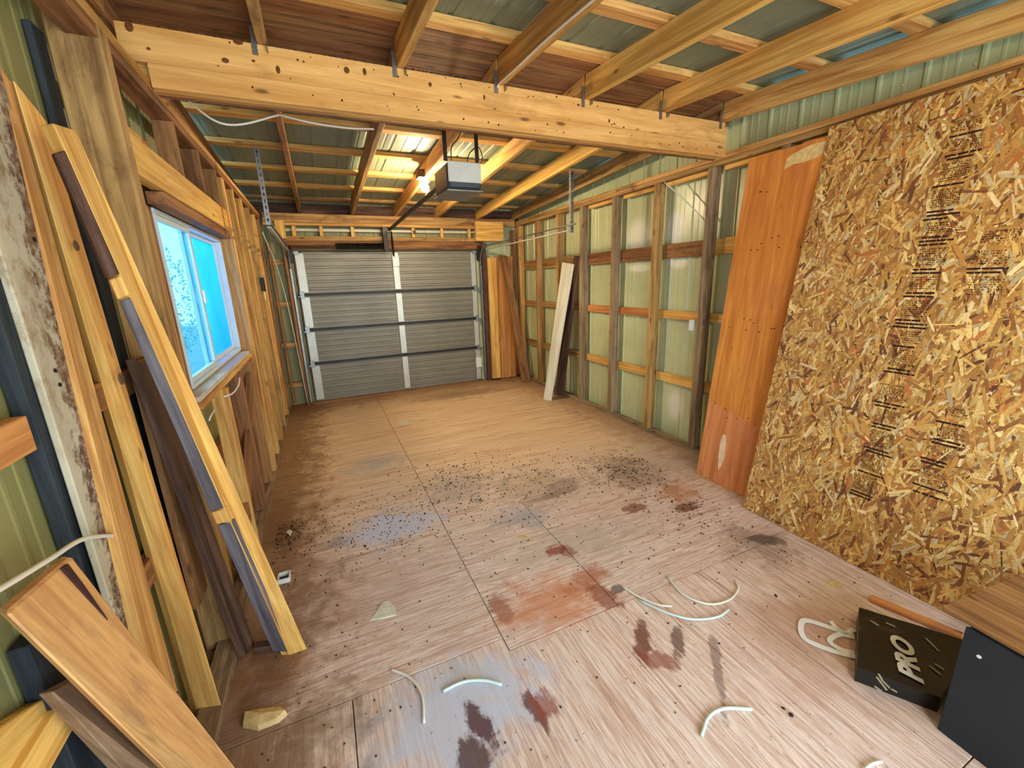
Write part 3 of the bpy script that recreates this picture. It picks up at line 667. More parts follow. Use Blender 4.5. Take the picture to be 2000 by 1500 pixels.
for i in range(N):
    cx, cz = random.uniform(-w / 2, w / 2), random.uniform(0, L)
    ang = random.gauss(.1, .5) if random.random() < .78 else random.uniform(-1.57, 1.57)
    ln = random.uniform(.05, .14) * (.5 if random.random() < .3 else 1); wd = random.uniform(.006, .021)
    d = (math.sin(ang), math.cos(ang)); e = (d[1], -d[0]); yy = s * (.0003 + .0017 * i / N)
    ring = [(-1, -.5), (-.8, -1), (.75, -1), (1, -.3), (.85, 1), (-.9, .8)]
    k = len(vs); ok = True
    for a_, b_ in ring:
        a2, b2 = a_ * ln / 2 * random.uniform(.85, 1.1), b_ * wd / 2 * random.uniform(.7, 1.2)
        px, pz = cx + d[0] * a2 + e[0] * b2, cz + d[1] * a2 + e[1] * b2
        vs.append((max(-w / 2, min(w / 2, px)), yy + s * random.uniform(0, .0004), max(.002, min(L, pz))))
    fs.append(tuple(range(k, k + 6)) if s < 0 else tuple(range(k + 5, k - 1, -1)))
    c = random.choices(cols, wts)[0]; v_ = random.uniform(.68, 1.22); fc.append((c[0] * v_, c[1] * v_, c[2] * v_, 1))
fo = mob('flakes', vs, fs, ft.m, root, M); fo['kind'] = 'stuff'
ca = fo.data.attributes.new('Col', 'FLOAT_COLOR', 'FACE')
for i, c in enumerate(fc): ca.data[i].color = c
# printed stamps: rows of small illegible print between heavier bars
ink = plain('stamp_ink', (46, 30, 28), .8, 0, .1, .3, 60)
def stamps(x0, z_from, z_to, wid, seed, dens=1.0, nm='printed_stamp'):
    rnd = random.Random(seed); z = z_from; vs, fs = [], []
    def q(xa, xb, za, zb):
        k = len(vs); yy = s * .0026
        vs.extend([(xa, yy, za), (xb, yy, za), (xb, yy, zb), (xa, yy, zb)]); fs.append((k, k + 1, k + 2, k + 3) if s < 0 else (k + 3, k + 2, k + 1, k))
    while z < z_to:
        off = rnd.uniform(-.012, .012)
        for bar in range(rnd.choice((1, 2, 2, 3))):
            if rnd.random() < dens: 
                xa = x0 - wid / 2 + off + rnd.uniform(0, wid * .15); xb = x0 + wid / 2 + off - rnd.uniform(0, wid * .3)
                seg = xa
                while seg < xb:
                    e2 = min(xb, seg + rnd.uniform(.02, .06)); q(seg, e2, z, z + .009); seg = e2 + rnd.uniform(.001, .006)
            z += .019
        z += .006
        for row in range(rnd.choice((5, 6, 8))):
            x = x0 - wid * .36 + off
            while x < x0 + wid * .36 + off:
                cw = rnd.uniform(.003, .007)
                if rnd.random() < .85 * dens:
                    hgt = rnd.uniform(.005, .009)
                    k = rnd.random()
                    if k < .4: q(x, x + cw, z, z + .003); q(x, x + .003, z, z + hgt)
                    elif k < .7: q(x, x + cw * .5, z, z + hgt)
                    else: q(x, x + cw, z + hgt - .002, z + hgt); q(x + cw - .002, x + cw, z, z + hgt)
                x += cw + .002
            z += .0115
        z += .010
        if rnd.random() < .25: z += .05
    o = mob(nm, vs, fs, ink, root, M); return o
def onosb(u, v_):
    nn = (M.to_3x3() @ V((0, 1, 0))); d = FW + RT * ((u - 1000) / FPX) + UP * ((750 - v_) / FPX)
    p = EYE + d * ((M.translation - EYE).dot(nn) / d.dot(nn)); q = M.inverted() @ p; return q.x, q.z
SA, SB, SC = onosb(1885, 280), onosb(1690, 940), onosb(1800, 700)
stamps((SA[0] + SB[0]) / 2, max(.1, SB[1] - .1), min(L - .1, SA[1] + .12), .15, 3)
q_ = onosb(1935, 520); stamps(q_[0], q_[1] - .18, q_[1] + .22, .17, 5, .7)
q_ = onosb(1840, 880); stamps(q_[0], max(.1, q_[1] - .25), q_[1] + .15, .14, 8, .7)
for nm_ in ('printed_stamp', 'printed_stamp.001', 'printed_stamp.002'): bpy.data.objects[nm_]['kind'] = 'stuff'

root2, M2, w2, L2, s2 = leaning('plywood_strip', 2.385, 1.80, 2.80, 3.085, 2.52, .012, None, 'orange plywood strip with nail holes leaning beside the strand board sheet', 'board')
plyw = wood('orange_ply', (222, 142, 66), (186, 104, 44), stain=(204, 120, 74), stain_amt=.5, knots=.5, grain=.7)
M2 = frame(M2.translation, M2.to_3x3() @ V((0, 0, 1)), M2.to_3x3() @ V((1, 0, 0)))
n2 = M2.to_3x3() @ V((0, 1, 0))
bm = bmesh.new(); bmesh.ops.create_cube(bm, size=1); bmesh.ops.scale(bm, vec=(w2, .010, L2), verts=bm.verts); bmesh.ops.translate(bm, vec=(0, -s2 * .005, L2 / 2 + .002), verts=bm.verts)
bm_obj('veneer', bm, plyw, root2, M2)
bm = bmesh.new(); rn = random.Random(4)
for i in range(26):
    x = rn.uniform(-w2 / 2 + .05, w2 / 2 - .05); z = rn.choice([.6, .62, 1.25, 1.3, 1.33, 1.9, 1.95, 2.3]) + rn.uniform(-.04, .04)
    bmesh.ops.create_cone(bm, cap_ends=True, segments=7, radius1=.006, radius2=.006, depth=.002, matrix=Matrix.Translation((x, s2 * .0005, z)) @ Matrix.Rotation(math.pi / 2, 4, 'X'))
bm_obj('nail_holes', bm, plain('nail_hole', (92, 48, 24), .8), root2, M2)['kind'] = 'stuff'
def patch(name, pts, mat, par, MM, s_, h=.0025):
    k = len(pts); vs = [(x, s_ * .0003, z) for x, z in pts] + [(x, s_ * h, z) for x, z in pts]
    fs = [tuple(range(k)), tuple(range(2 * k - 1, k - 1, -1))] + [(i, (i + 1) % k, k + (i + 1) % k, k + i) for i in range(k)]
    bm = bmesh.new(); vv = [bm.verts.new(v) for v in vs]; [bm.faces.new([vv[i] for i in f]) for f in fs]
    return bm_obj(name, bm, mat, par, MM)
pale = plain('bare_ply', (232, 208, 172), .8, 0, .2, .15, 30)
patch('bare_scrape', [(-.09, .12), (-.07, .16), (-.055, .24), (-.06, .34), (-.075, .42), (-.10, .43), (-.115, .36), (-.11, .25), (-.10, .17)], pale, root2, M2, s2)
patch('torn_veneer', [(.0, 2.40), (.06, 2.42), (.14, 2.415), (.25, 2.43), (.285, 2.46), (.285, 2.51), (.16, 2.515), (.05, 2.49), (.01, 2.47)], plain('torn_ply', (226, 196, 132), .8, 0, .2, .2, 30), root2, M2, s2)
patch('bottom_patch', [(-.285, .01), (.285, .01), (.285, .52), (.05, .60), (-.285, .66)], wood('pale_orange_ply', (224, 148, 92), (196, 118, 66), knots=.3, grain=.7), root2, M2, s2, .0012) 

# white board leaning near the far corner
wbt = empty('leaning_board', tuple(at(1085, 782, 'z', 0)), 'long white board leaning against the green wall near the garage door', 'board')
f0 = at(1061, 780, 'z', 0); f1 = at(1076, 783, 'z', 0)
plank4('white_face', at(1098, 512, 'x', 3.10), at(1121, 516, 'x', 3.10), f0, f1, .012, whiteboard, wbt)
shp = empty('leaning_board', tuple(at(1098, 775, 'z', 0)), 'dark strip standing for the shadow right behind the white board', 'board')
plank4('shadow_strip', at(1121, 500, 'x', 3.125), at(1133, 500, 'x', 3.125), at(1082, 772, 'z', 0), at(1100, 773, 'z', 0), .012, darkw, shp)  # dark plank drawn in place of the shadow behind the white board
br = empty('diagonal_brace', tuple(at(1035, 745, 'z', 0)), 'brown diagonal brace from the door corner down to the floor', 'brace')
plank4('timber', at(978, 497, 'y', 6.45), at(992, 500, 'y', 6.45), at(1020, 745, 'y', 6.15), at(1037, 747, 'y', 6.15), .04, brownw, br)

# ------------------------------------------------------------------ boards leaning on the left
def pl(name, tl, tr, bl, br_, th, mat, label, cat='board', part='timber', group=None):
    r = empty(name, (V(bl) + V(br_)) / 2 * 1.0, label, cat, group)
    r.location.z = min(V(bl).z, V(br_).z)
    plank4(part, tl, tr, bl, br_, th, mat, r); return r
def shaft_mat():
    t = NT('painted_stained'); tc = t.n('ShaderNodeTexCoord'); v = tc.outputs['Object']
    sp_ = t.n('ShaderNodeSeparateXYZ'); t.l(v, sp_.inputs[0])
    n1 = t.noise(t.map(v, (14, 14, 9)), 1, 6, .75); n2_ = t.noise(v, 45, 5, .7)
    base = t.ramp(t.noise(v, 3, 4, .6), [(.3, lin((176, 164, 136))), (.7, lin((206, 196, 170)))])
    # brown rot creeping in from the right edge, strongest in the lower half
    e = t.math('ADD', t.math('MULTIPLY', sp_.outputs['X'], 5.2), t.math('MULTIPLY', t.math('SUBTRACT', n1, .5), 1.9))
    h_ = t.math('MULTIPLY', t.math('SUBTRACT', 1.35, sp_.outputs['Z']), .55)
    k = t.sm(t.math('ADD', e, h_), -.30, -.10)
    base = t.mix(t.math('MULTIPLY', k, t.sm(n2_, .25, .6)), base, t.mix(n2_, lin((110, 66, 46)), lin((58, 32, 28))))
    up_ = t.math('MULTIPLY', t.sm(sp_.outputs['Z'], 1.1, 1.6), t.sm(n1, .45, .6))
    base = t.mix(t.math('MULTIPLY', up_, .6), base, lin((138, 100, 62)))
    t.l(base, t.b.inputs['Base Color']); t.b.inputs['Roughness'].default_value = .7
    t.bump(n2_, .002, .5); return t.m
# pale stained board
b1 = pl('stained_board', (-.70, 1.50, 2.42), (-.70, 1.735, 2.42), (-.66, 1.40, 0), (-.66, 1.625, 0), .018, shaft_mat(), 'wide pale board with brown rot stains upright at the left wall', part='face_board')
bm = bmesh.new()
for (yy, zz) in ((1.53, 1.5), (1.53, 1.46), (1.60, 1.47), (1.57, 1.12), (1.60, 1.12), (1.63, 1.12), (1.66, 1.42), (1.6, .78), (1.63, 1.85), (1.5, 1.9)):
    bmesh.ops.create_cone(bm, cap_ends=True, segments=8, radius1=.006, radius2=.006, depth=.004, matrix=Matrix.Translation((-.66 - .04 * zz / 2.42 + .001, yy, zz)) @ Matrix.Rotation(math.pi / 2, 4, 'Y'))
bm_obj('nail_holes', bm, darkmetal, b1)['kind'] = 'stuff'
cyl('drilled_hole', (-.684, 1.563, .965), (-.672, 1.563, .965), .022, blackp, b1)
X = -.70
pl('leaning_board', at(-8, 120, 'x', X), at(22, 160, 'x', X), at(305, 1345, 'x', -.635), at(348, 1350, 'x', -.635), .04, pine, 'narrow pine board close against the stained pale board')
b3 = pl('leaning_board', at(26, 155, 'x', X), at(92, 238, 'x', X), at(388, 1398, 'z', 0), at(437, 1392, 'z', 0), .04, pine_y, 'knotty yellow pine board leaning second from the stained board')
bm = bmesh.new()
for (u, v_, r) in ((137, 480, .016), (225, 740, .02), (372, 1222, .01)):
    p = at(u + 12, v_, 'x', -.655 + .03 * (v_ > 700)); bmesh.ops.create_icosphere(bm, subdivisions=2, radius=r, matrix=Matrix.Translation(p) @ Matrix.Scale(.25, 4, (1, 0, 0)))
bm_obj('knots', bm, darkw, b3)['kind'] = 'stuff'
# pine board with a grey strip and two spacer blocks on its side
b4 = empty('spaced_board', tuple(at(575, 1275, 'z', 0)), 'long pine board with grey strip and spacer blocks, leaning nearest the window', 'board')
T4, Br = (at(104, 240, 'x', -.60), at(148, 254, 'x', -.60)), (at(566, 1280, 'z', 0), at(601, 1268, 'z', 0))
plank4('pine_stud', T4[0], T4[1], Br[0], Br[1], .045, pine_y, b4)
def mixp(a_, b_, t_): return V(a_) * (1 - t_) + V(b_) * t_
EL0, EL1 = T4[0], Br[0]
GT, GB = at(60, 250, 'x', -.635), at(535, 1278, 'z', 0)
for i, (t0, t1, mt, nm) in enumerate(((.03, .185, darkw, 'dark_strip'), (.187, .215, pine, 'spacer_block'), (.218, .60, greyface, 'grey_strip'), (.602, .63, pine, 'spacer_block'), (.633, .99, greyface, 'grey_strip'))):
    a0, a1 = mixp(EL0, EL1, t0), mixp(EL0, EL1, t1); g0, g1 = mixp(GT, GB, t0), mixp(GT, GB, t1)
    k = .40 + .6 * t0; k1 = .40 + .6 * t1
    plank4(nm, mixp(a0, g0, min(1, k + .1)), a0, mixp(a1, g1, min(1, k1 + .1)), a1, .03, mt, b4)
pl('leaning_board', at(262, 700, 'x', -.62), at(300, 715, 'x', -.62), at(478, 1284, 'z', 0), at(499, 1258, 'z', 0), .03, darkw, 'dark brown weathered board leaning low in front of the post')
blk = empty('floor_block', (-.40, 1.98, 0), 'short dark wood block lying across the foot of the pine board', 'block')
board('offcut', (-.50, 2.015, .02), (-.32, 1.965, .02), .045, .038, (0, 1, 0), darkw, blk)

# heavy slabs, bottom left
slab = empty('timber_slab', (-.45, 1.2, 0), 'thick split end pine slab leaning across the lower left corner', 'slab')
tl6, tr6 = at(12, 1197, 'x', -.615), at(140, 1086, 'x', -.615)
bl6, br6 = at(480, 1660, 'z', .0), at(585, 1660, 'z', .0)
plank4('slab_plank', tl6, tr6, bl6, br6, .045, slabw, slab, .006)
def onface(u_, t_):
    p = (tl6 * (1 - u_) + tr6 * u_) * (1 - t_) + (bl6 * (1 - u_) + br6 * u_) * t_; n_ = (tr6 - tl6).cross(bl6 - tl6).normalized(); return p, (n_ if n_.dot(EYE - p) > 0 else -n_)
cpts = [onface(*q) for q in ((.76, .004), (.85, .004), (.84, .06), (.80, .15), (.78, .10), (.77, .05))]
cv = [p + n_ * .006 for p, n_ in cpts] + [p - n_ * .01 for p, n_ in cpts]
k = len(cpts); cf = [tuple(range(k)), tuple(range(2 * k - 1, k - 1, -1))] + [(i, k + i, k + (i + 1) % k, (i + 1) % k) for i in range(k)]
mob('split_crack', cv, cf, plain('crack_dark', (58, 22, 16), .9), slab)
slab2 = empty('timber_slab', (-.6, 1.1, 0), 'grey brown plank leaning half hidden underneath the thick pine slab', 'slab')
plank4('lower_plank', at(100, 1350, 'x', -.66), at(215, 1290, 'x', -.66), at(420, 1700, 'z', 0.0), at(520, 1680, 'z', 0), .04, wood('grey_brown', (170, 138, 108), (128, 98, 74), stain=(96, 72, 56), stain_amt=.5, knots=.4), slab2)
gb = empty('fallen_rail', (-.7, 1.0, .7), 'short pine rail nailed low on the left wall behind the slab', 'rail')
plank4('rail_board', at(-60, 1460, 'x', -.715), at(-20, 1590, 'x', -.715), at(103, 1352, 'x', -.715), at(118, 1400, 'x', -.715), .035, pine_y, gb)
box('stud', (-.742, 1.165, .041), (-.705, 1.265, .93), slatew, wl)  # short dark strip low behind the slab

# ------------------------------------------------------------------ cables and small wall fittings
def thing_tube(name, pts, r, mat, label, cat, group=None, sides=6):
    o = tube(name, pts, r, mat, None, sides); return setp(o, label, cat, group)
thing_tube('cable', [V((-.672, 1.563, .965)), at(165, 1052, 'x', -.64), at(100, 1090, 'x', -.62), at(0, 1150, 'x', -.60), at(-80, 1190, 'x', -.58)], .006, cablew, 'cream cable coming out of the hole in the stained board', 'cable')
thing_tube('cable', [(1.143, YR - .01, 2.83), (1.143, YR - .04, zr(2.5) + .0)] + [(1.146 + (.0), y_, zr(y_) + (.004 if i % 2 else -.004)) for i, y_ in enumerate((2.4, 2.0, 1.5, 1.0, .5, 0, -.3))] , .006, cablew, 'white cable stapled along the rafter in the near bay', 'cable')
thing_tube('cable', [at(365, 195, 'y', 3.05), at(420, 236, 'y', 3.05), at(470, 243, 'y', 3.05), at(545, 224, 'y', 3.05)], .006, cablew, 'pale cable sagging behind the ridge beam, left stretch next to the wall', 'cable')
thing_tube('cable', [at(545, 224, 'y', 3.05), at(610, 240, 'y', 3.05), at(680, 250, 'y', 3.05), at(730, 252, 'y', 3.05)], .006, cablew, 'pale cable running behind the ridge beam between two rafters', 'cable')
thing_tube('cable', [at(1298, 356, 'x', 3.12), at(1330, 384, 'x', 3.15), at(1378, 432, 'x', 3.17)], .006, cablew, 'white cable slanting down between studs high on the right wall', 'cable')
thing_tube('cable', [at(420, 800, 'x', -.56), at(412, 812, 'x', -.55), at(408, 822, 'x', -.56)], .004, cablew, 'short pale wire poking out below the window', 'wire')
thing_tube('cable', [at(438, 775, 'x', -.57), at(455, 768, 'x', -.55), at(466, 752, 'x', -.56), at(468, 738, 'x', -.57)], .005, cablew, 'curled cream wire hanging below the window sill corner', 'wire')
thing_tube('conduit', [at(520, 455, 'x', -.50) if 0 else (-.52, 6.0, 2.35), (-.45, 6.45, 1.9), (-.40, YD - .13, 1.2), (-.36, YD - .13, .05)], .006, cablew, 'thin pale conduit down the front corner left of the garage door', 'conduit')
ob = empty('outlet_box', tuple(at(1353, 635, 'x', 3.13)), 'small white outlet box on a stud of the right wall', 'outlet')
p = at(1353, 635, 'x', 3.13)
box('cover', (3.10, p.y - .022, p.z - .05), (3.128, p.y + .022, p.z + .05), whitep, ob, .004)
tube('lead', [(3.13, p.y, p.z - .05), (3.15, p.y + .01, p.z - .12)], .004, cablew, ob)
pu = empty('pulley', tuple(at(513, 560, 'x', -.560)), 'small dark pulley with a wire loop hanging between window and door', 'pulley')
p = at(513, 552, 'x', -.560)
box('hook_plate', p + V((-.02, -.02, .06)), p + V((.03, .03, .075)), galv, pu); box('sheave', p + V((-.02, -.03, -.10)), p + V((.02, .03, .055)), blackp, pu, .01)
tube('wire_loop', [p + V((0, -.025, -.09)), p + V((0, -.02, -.17)), p + V((0, 0, -.19)), p + V((0, .02, -.17)), p + V((0, .025, -.09))], .004, cablew, pu)

# ------------------------------------------------------------------ floor things
def fl(pts, z=.007): return [V((at(u, v_, 'z', z))) for u, v_ in pts]
arcs = [
 ([(1215, 1145), (1250, 1168), (1285, 1182), (1312, 1184)], 'short pale cable arc lying inside the longer curved pair'),
 ([(1248, 1172), (1300, 1200), (1350, 1214), (1400, 1206), (1424, 1190)], 'longest pale cable offcut, lower of the crossed pair on the floor'),
 ([(1303, 1126), (1335, 1162), (1385, 1181), (1425, 1172), (1442, 1150), (1436, 1134)], 'hooked white cable offcut, upper one of the crossed pair'),
 ([(763, 1307), (800, 1324), (824, 1358), (828, 1412)], 'curved white cable offcut next to the bluish sheet seam'),
 ([(865, 1350), (905, 1333), (945, 1330), (980, 1337)], 'flat pale green cable offcut on the bluish plywood'),
 ([(1370, 1437), (1384, 1402), (1414, 1385), (1468, 1385)], 'bent pale cable offcut alone on the pink plywood'),
 ([(1688, 1503), (1702, 1494), (1722, 1487)], 'small cable offcut cut by the lower edge of the picture')]
for i, (pts, lab) in enumerate(arcs):
    pp = fl(pts); pp = [p_ + V((0, 0, .004 * math.sin(math.pi * j / (len(pp) - 1)) + (.011 if i == 1 and j in (1, 2) else 0))) for j, p_ in enumerate(pp)]
    thing_tube('cable_offcut', pp, .006 if i not in (4, 5) else .007, cableg if i in (1, 4, 5) else cablew, lab, 'cable', 'cable offcuts on the floor')
# white strap loops
stp = empty('plastic_strap', tuple(at(1610, 1250, 'z', 0)), 'loops of white plastic strapping beside the black bag', 'strap')
def strap(pts, w_, nm='loop'):
    pp = smooth_path(fl(pts, .004), 5); bm = bmesh.new(); last = None
    for i, p_ in enumerate(pp):
        d = (pp[min(i + 1, len(pp) - 1)] - pp[max(0, i - 1)]).normalized(); e = V((-d.y, d.x, 0)).normalized() * w_ / 2
        q_ = [bm.verts.new(p_ + e), bm.verts.new(p_ - e), bm.verts.new(p_ - e + V((0, 0, .004))), bm.verts.new(p_ + e + V((0, 0, .004)))]
        if last:
            for k in range(4): bm.faces.new((last[k], last[(k + 1) % 4], q_[(k + 1) % 4], q_[k]))
        else: bm.faces.new(q_)
        last = q_
    bm.faces.new(last); bm_obj(nm, bm, whitep, stp)
strap([(1668, 1243), (1620, 1226), (1575, 1212), (1564, 1222), (1570, 1246), (1600, 1262), (1640, 1276), (1672, 1284)], .024)
strap([(1668, 1230), (1650, 1238), (1634, 1228), (1622, 1214)], .022)
strap([(1668, 1276), (1640, 1268), (1620, 1252), (1640, 1240), (1668, 1246)], .022)

# black bag
bag = empty('tool_bag', (2.05, .66, 0), 'black carton like bag with white lettering lying on the floor by the cabinet', 'bag')
def bagm():
    t = NT('black_bag'); tc = t.n('ShaderNodeTexCoord'); v = tc.outputs['Object']
    n = t.noise(t.map(v, (4, 4, 4)), 1, 6, .7, .8)
    t.l(t.ramp(n, [(.4, lin((12, 11, 10))), (.62, lin((26, 23, 18))), (.76, lin((86, 76, 50)))]), t.b.inputs['Base Color'])
    t.b.inputs['Roughness'].default_value = .35; t.bump(n, .006, .4); return t.m
BT = .075
c = [at(1678, 1186, 'z', BT), at(1674, 1302, 'z', BT), at(1838, 1362, 'z', BT), at(1900, 1255, 'z', BT)]
fB = [V((p_.x, p_.y, 0)) for p_ in c]; bm = bmesh.new()
n_ = 8; grid = []
for j in range(n_ + 1):
    row = []
    for i in range(n_ + 1):
        a_, b_ = i / n_, j / n_; p_ = (c[0] * (1 - a_) + c[3] * a_) * (1 - b_) + (c[1] * (1 - a_) + c[2] * a_) * b_
        z_ = BT + .004 * noise.noise(V((p_.x * 9, p_.y * 9, 2))) ; row.append(bm.verts.new((p_.x, p_.y, z_)))
    grid.append(row)
for j in range(n_):
    for i in range(n_): bm.faces.new((grid[j][i], grid[j][i + 1], grid[j + 1][i + 1], grid[j + 1][i]))
rim = grid[0][:] + [r[-1] for r in grid[1:]] + grid[-1][:-1][::-1] + [grid[j][0] for j in range(n_ - 1, 0, -1)]
low = [bm.verts.new((v_.co.x, v_.co.y, .001)) for v_ in rim]
for i in range(len(rim)): bm.faces.new((rim[i], rim[(i + 1) % len(rim)], low[(i + 1) % len(rim)], low[i]))
bm.faces.new(low[::-1]); bm_obj('shell', bm, bagm(), bag)
def text_on(body, u0, v0, u1, v1, hgt, par, mat, z_, nm, shear=.25):
    a_, b_ = at(u0, v0, 'z', z_), at(u1, v1, 'z', z_); fc_ = bpy.data.curves.new(nm, 'FONT'); fc_.body = body; fc_.extrude = .0006; fc_.offset = .012 * 0; fc_.shear = shear
    fc_.size = 1; o = bpy.data.objects.new(nm, fc_); fc_.materials.append(mat)
    x = (b_ - a_); Lx = x.length; x.normalize(); yv = V((0, 0, 1)).cross(x)
    MM = Matrix.Identity(4); wdt = .66 * len(body)
    sc = Lx / wdt
    for i in range(3): MM[i][0] = x[i] * sc; MM[i][1] = yv[i] * hgt; MM[i][2] = (0, 0, 1)[i]; MM[i][3] = a_[i]
    fc_.offset = .045
    C.objects.link(o); bpy.context.view_layer.update(); me = bpy.data.meshes.new_from_object(o.evaluated_get(bpy.context.evaluated_depsgraph_get()))
    bpy.data.objects.remove(o); o = bpy.data.objects.new(nm, me); me.materials.clear(); me.materials.append(mat)
    link(o, par, MM); return o
text_on('PRO', 1803, 1336, 1777, 1252, .095, bag, whitep, BT + .006, 'lettering')
scuff = plain('scuff_print', (170, 166, 140), .7)
for i, (u, v_, u2, v2) in enumerate(((1712, 1322, 1732, 1348), (1708, 1340, 1722, 1350), (1808, 1246, 1834, 1272), (1815, 1300, 1838, 1318), (1716, 1316, 1724, 1330), (1724, 1330, 1740, 1346), (1738, 1344, 1752, 1352), (1826, 1296, 1844, 1308), (1700, 1212, 1716, 1222), (1730, 1216, 1748, 1224))):
    p0_, p1_ = at(u, v_, 'z', BT + .004), at(u2, v2, 'z', BT + .004); board('small_print', p0_, p1_, .009, .001, (0, 0, 1), scuff, bag, 0) if 0 else board('small_print', p0_, p1_, .001, .008, (0, 0, 1), scuff, bag, 0)

# black cabinet with brown top at the lower right corner
cab = empty('cabinet', (2.3, .2, 0), 'low black sided cabinet with a brown wood top at the lower right corner', 'cabinet')
navy = plain('black_laminate', (24, 34, 42), .4, 0, .4, .15, 4); 
H = .49
a_ = V((2.07, .50, 0)); pA = at(1893, 1212, 'z', H); pB = at(2010, 1278, 'z', H); pC = at(1866, 1176, 'z', H)
d1 = (pB - pA).normalized(); d2 = V((-d1.y, d1.x, 0)); 
if d2.x < 0: d2 = -d2
def hexa(name, q4, z0, z1, mat, par, bev=.003):
    bm = bmesh.new(); lo_ = [bm.verts.new((p_.x, p_.y, z0)) for p_ in q4]; hi_ = [bm.verts.new((p_.x, p_.y, z1)) for p_ in q4]
    bm.faces.new(lo_[::-1]); bm.faces.new(hi_)
    for i in range(4): bm.faces.new((lo_[i], lo_[(i + 1) % 4], hi_[(i + 1) % 4], hi_[i]))
    bmesh.ops.recalc_face_normals(bm, faces=bm.faces); bmesh.ops.bevel(bm, geom=bm.edges[:], offset=bev, segments=1, affect='EDGES'); return bm_obj(name, bm, mat, par)
far_ = pA + d2 * .50; q4 = [pA - d1 * .075, pA + d1 * .6, pA + d1 * .6 + d2 * .55, pA - d1 * .075 + d2 * .55]
hexa('carcass', [pA + d1 * .004 + d2 * .004, pA + d1 * .496 + d2 * .004, pA + d1 * .496 + d2 * .496, pA + d1 * .004 + d2 * .496], .002, H - .02, navy, cab)
hexa('side_panel', [pA, pA + d1 * .6, pA + d1 * .6 - d2 * .012, pA - d2 * .012], .001, H - .021, navy, cab)
cc0 = pA - d1 * .075 + d2 * .275; board('wood_top', cc0 + V((0, 0, -.0095)), cc0 + d1 * .675 + V((0, 0, -.0095)), .55, .019, d2, brownw, cab)
cyl('screw_cap', pA + d1 * .05 - d2 * .013 + V((0, 0, -.10)), pA + d1 * .05 - d2 * .016 + V((0, 0, -.10)), .006, whitep, cab)
bt = empty('floor_batten', tuple(at(1790, 1210, 'z', 0)), 'orange brown batten on the floor at the foot of the strand board', 'batten')
board('strip', at(1700, 1168, 'z', .012), at(1880, 1244, 'z', .012), .045, .022, (1, 0, 0), orangew, bt)

# scraps
def scrap(name, pts, h, mat, label, cat, seed=0):
    rn = random.Random(seed); pp = [at(u, v_, 'z', 0) for u, v_ in pts]; cx_ = sum(pp, V()) / len(pp); bm = bmesh.new()
    bot = [bm.verts.new((p_.x - cx_.x, p_.y - cx_.y, .0005)) for p_ in pp]
    top = [bm.verts.new(((p_.x - cx_.x) * .92, (p_.y - cx_.y) * .92, h * rn.uniform(.5, 1))) for p_ in pp]
    mid = bm.verts.new((0, 0, h * 1.1)); bm.faces.new(bot[::-1]); k = len(pp)
    for i in range(k): bm.faces.new((bot[i], bot[(i + 1) % k], top[(i + 1) % k], top[i])); bm.faces.new((top[i], top[(i + 1) % k], mid))
    return setp(bm_obj(name, bm, mat, None, Matrix.Translation((cx_.x, cx_.y, 0))), label, cat)
paperm = plain('paper', (214, 210, 190), .8, 0, .2, .15, 40)
foamm = plain('foam', (214, 184, 128), .9, 0, .2, .25, 30, .004)
scrap('paper_scrap', [(722, 1213), (735, 1195), (748, 1176), (760, 1172), (773, 1188), (775, 1202), (752, 1208)], .006, paperm, 'crumpled white paper scrap on the left part of the floor', 'paper', 1)
scrap('foam_chunk', [(474, 1422), (478, 1400), (510, 1388), (552, 1384), (562, 1396), (545, 1412), (505, 1428)], .03, foamm, 'flat yellowish foam chunk near the foot of the leaning boards', 'foam', 2)
scrap('wood_sliver', [(775, 826), (790, 822), (801, 824), (798, 828), (778, 829)], .006, paperm, 'small white sliver far back on the floor', 'scrap', 3)
scrap('wood_sliver', [(1010, 1046), (1024, 1045), (1037, 1051), (1033, 1056), (1014, 1051)], .006, foamm, 'small pale chip in the middle of the floor', 'scrap', 4)
scrap('wood_sliver', [(1218, 876), (1240, 874), (1257, 877), (1240, 880)], .005, foamm, 'thin pale sliver in the dirt by the right wall', 'scrap', 5)
scrap('wood_sliver', [(1616, 1138), (1630, 1133), (1645, 1140), (1640, 1148), (1622, 1146)], .005, foamm, 'oval pale chip on the floor before the strand board', 'scrap', 6)
scrap('wood_sliver', [(558, 1040), (566, 1034), (572, 1040), (566, 1047)], .01, paperm, 'tiny white crumb on the dirty floor near the left boards', 'scrap', 7)
def ebox(u, v_, label, sc=1):
    p_ = at(u, v_, 'z', 0); t = empty('device_box', tuple(p_), label, 'electrical box')
    for k, (dx, dy, w_, d_) in enumerate(((-.03, 0, .006, .07), (.03, 0, .006, .07), (0, -.035, .054, .006), (0, .035, .054, .006))):
        box('box_side', p_ + V((dx - w_ / 2, dy - d_ / 2, .001)), p_ + V((dx + w_ / 2, dy + d_ / 2, .03 * sc)), whitep, t, 0)
    box('box_bottom', p_ + V((-.027, -.032, .001)), p_ + V((.027, .032, .004)), blackp, t, 0)
ebox(556, 1132, 'open white device box on the floor right of the long leaning board'); ebox(518, 1168, 'white device box on the floor just behind the long leaning board', .8)
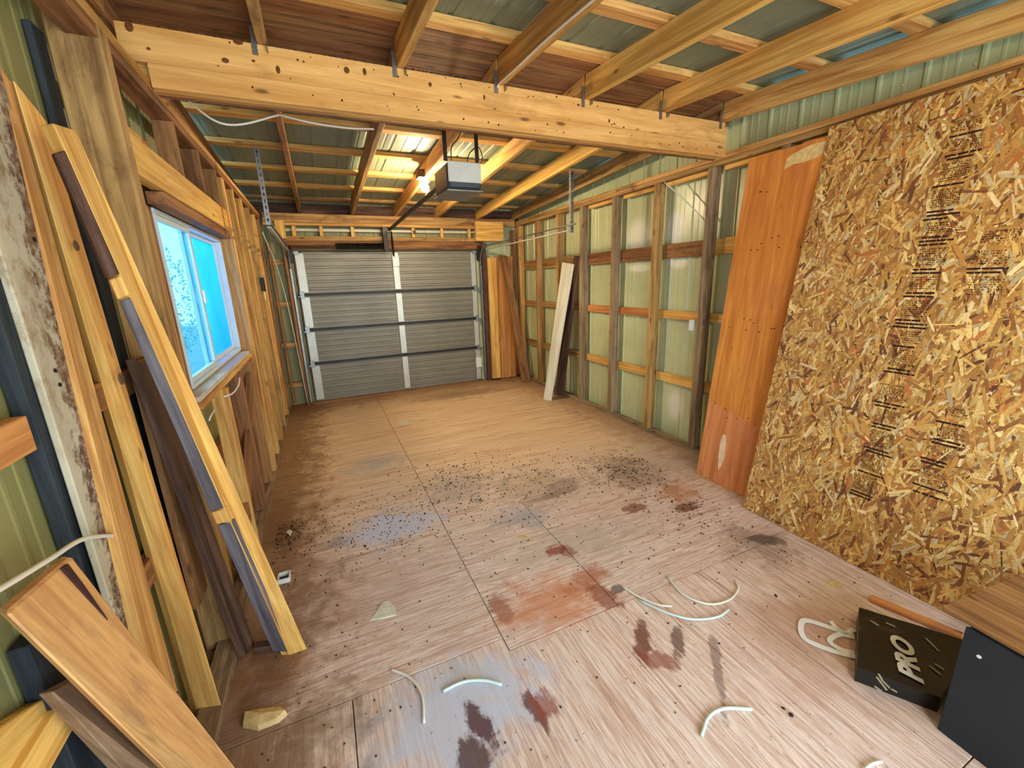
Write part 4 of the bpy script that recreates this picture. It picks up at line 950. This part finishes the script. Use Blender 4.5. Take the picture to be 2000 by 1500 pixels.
# twigs and crumbs
crumb = plain('crumbs', (62, 46, 36), .9, 0, .2, .4, 50)
bm = bmesh.new(); rn = random.Random(11)
def crumb_at(x, y, r):
    mm = Matrix.Translation((x, y, r * .5)) @ Matrix.Rotation(rn.uniform(0, 6.28), 4, 'Z') @ Matrix.Diagonal((1, rn.uniform(.4, 1), .55, 1))
    g_ = bmesh.ops.create_icosphere(bm, subdivisions=1, radius=r, matrix=mm)
cl = [(760, 1030, .35, 260, .0035), (900, 940, .5, 420, .0045), (1060, 930, .5, 330, .004), (1230, 920, .4, 420, .005), (640, 1040, .5, 260, .004), (540, 1050, .18, 420, .004), (1000, 1000, .9, 420, .0035), (1400, 1050, .6, 160, .0035), (1330, 1000, .35, 160, .004), (1100, 1250, .8, 90, .003), (640, 1330, .3, 70, .003), (560, 900, .35, 120, .004)]
for u, v_, sg, n_, r_ in cl:
    p_ = at(u, v_, 'z', 0)
    for i in range(n_):
        x, y = rn.gauss(p_.x, sg * .6), rn.gauss(p_.y, sg * .6)
        if -.5 < x < 2.6 and y > .4: crumb_at(x, y, r_ * rn.uniform(.4, 1.9))
for u, v_, r_ in ((713, 1068, .012), (886, 912, .012), (960, 904, .012), (880, 945, .013), (636, 1136, .009), (980, 1010, .01), (830, 1004, .01), (735, 1010, .009), (682, 1025, .009), (1515, 1165, .012), (1545, 1398, .01), (1530, 1385, .009), (1095, 1382, .008), (820, 1175, .006)):
    p_ = at(u, v_, 'z', 0); crumb_at(p_.x, p_.y, r_)
cb = bm_obj('dirt_crumbs', bm, crumb, None); setp(cb, 'dark dirt crumbs and droppings scattered over the plywood floor', 'dirt', None, 'stuff')
bm = bmesh.new()
for i in range(150):
    x, y = rn.gauss(-.42, .10), rn.uniform(2.0, 5.5); x = max(-.56, x); a_ = rn.uniform(0, 3.14); l_ = rn.uniform(.01, .05)
    tube_bm(bm, [(x, y, .003), (x + math.cos(a_) * l_, y + math.sin(a_) * l_, .004)], .0014, 4, 1)
for i in range(70):
    x, y = rn.uniform(-.2, 3.0), rn.gauss(6.3, .25); y = min(y, 6.6); a_ = rn.uniform(0, 3.14); l_ = rn.uniform(.02, .07)
    tube_bm(bm, [(x, y, .003), (x + math.cos(a_) * l_, y + math.sin(a_) * l_, .005)], .002, 4, 1)
setp(bm_obj('wood_litter', bm, brownw, None), 'brown splinters and litter along the foot of the walls', 'litter', None, 'stuff')
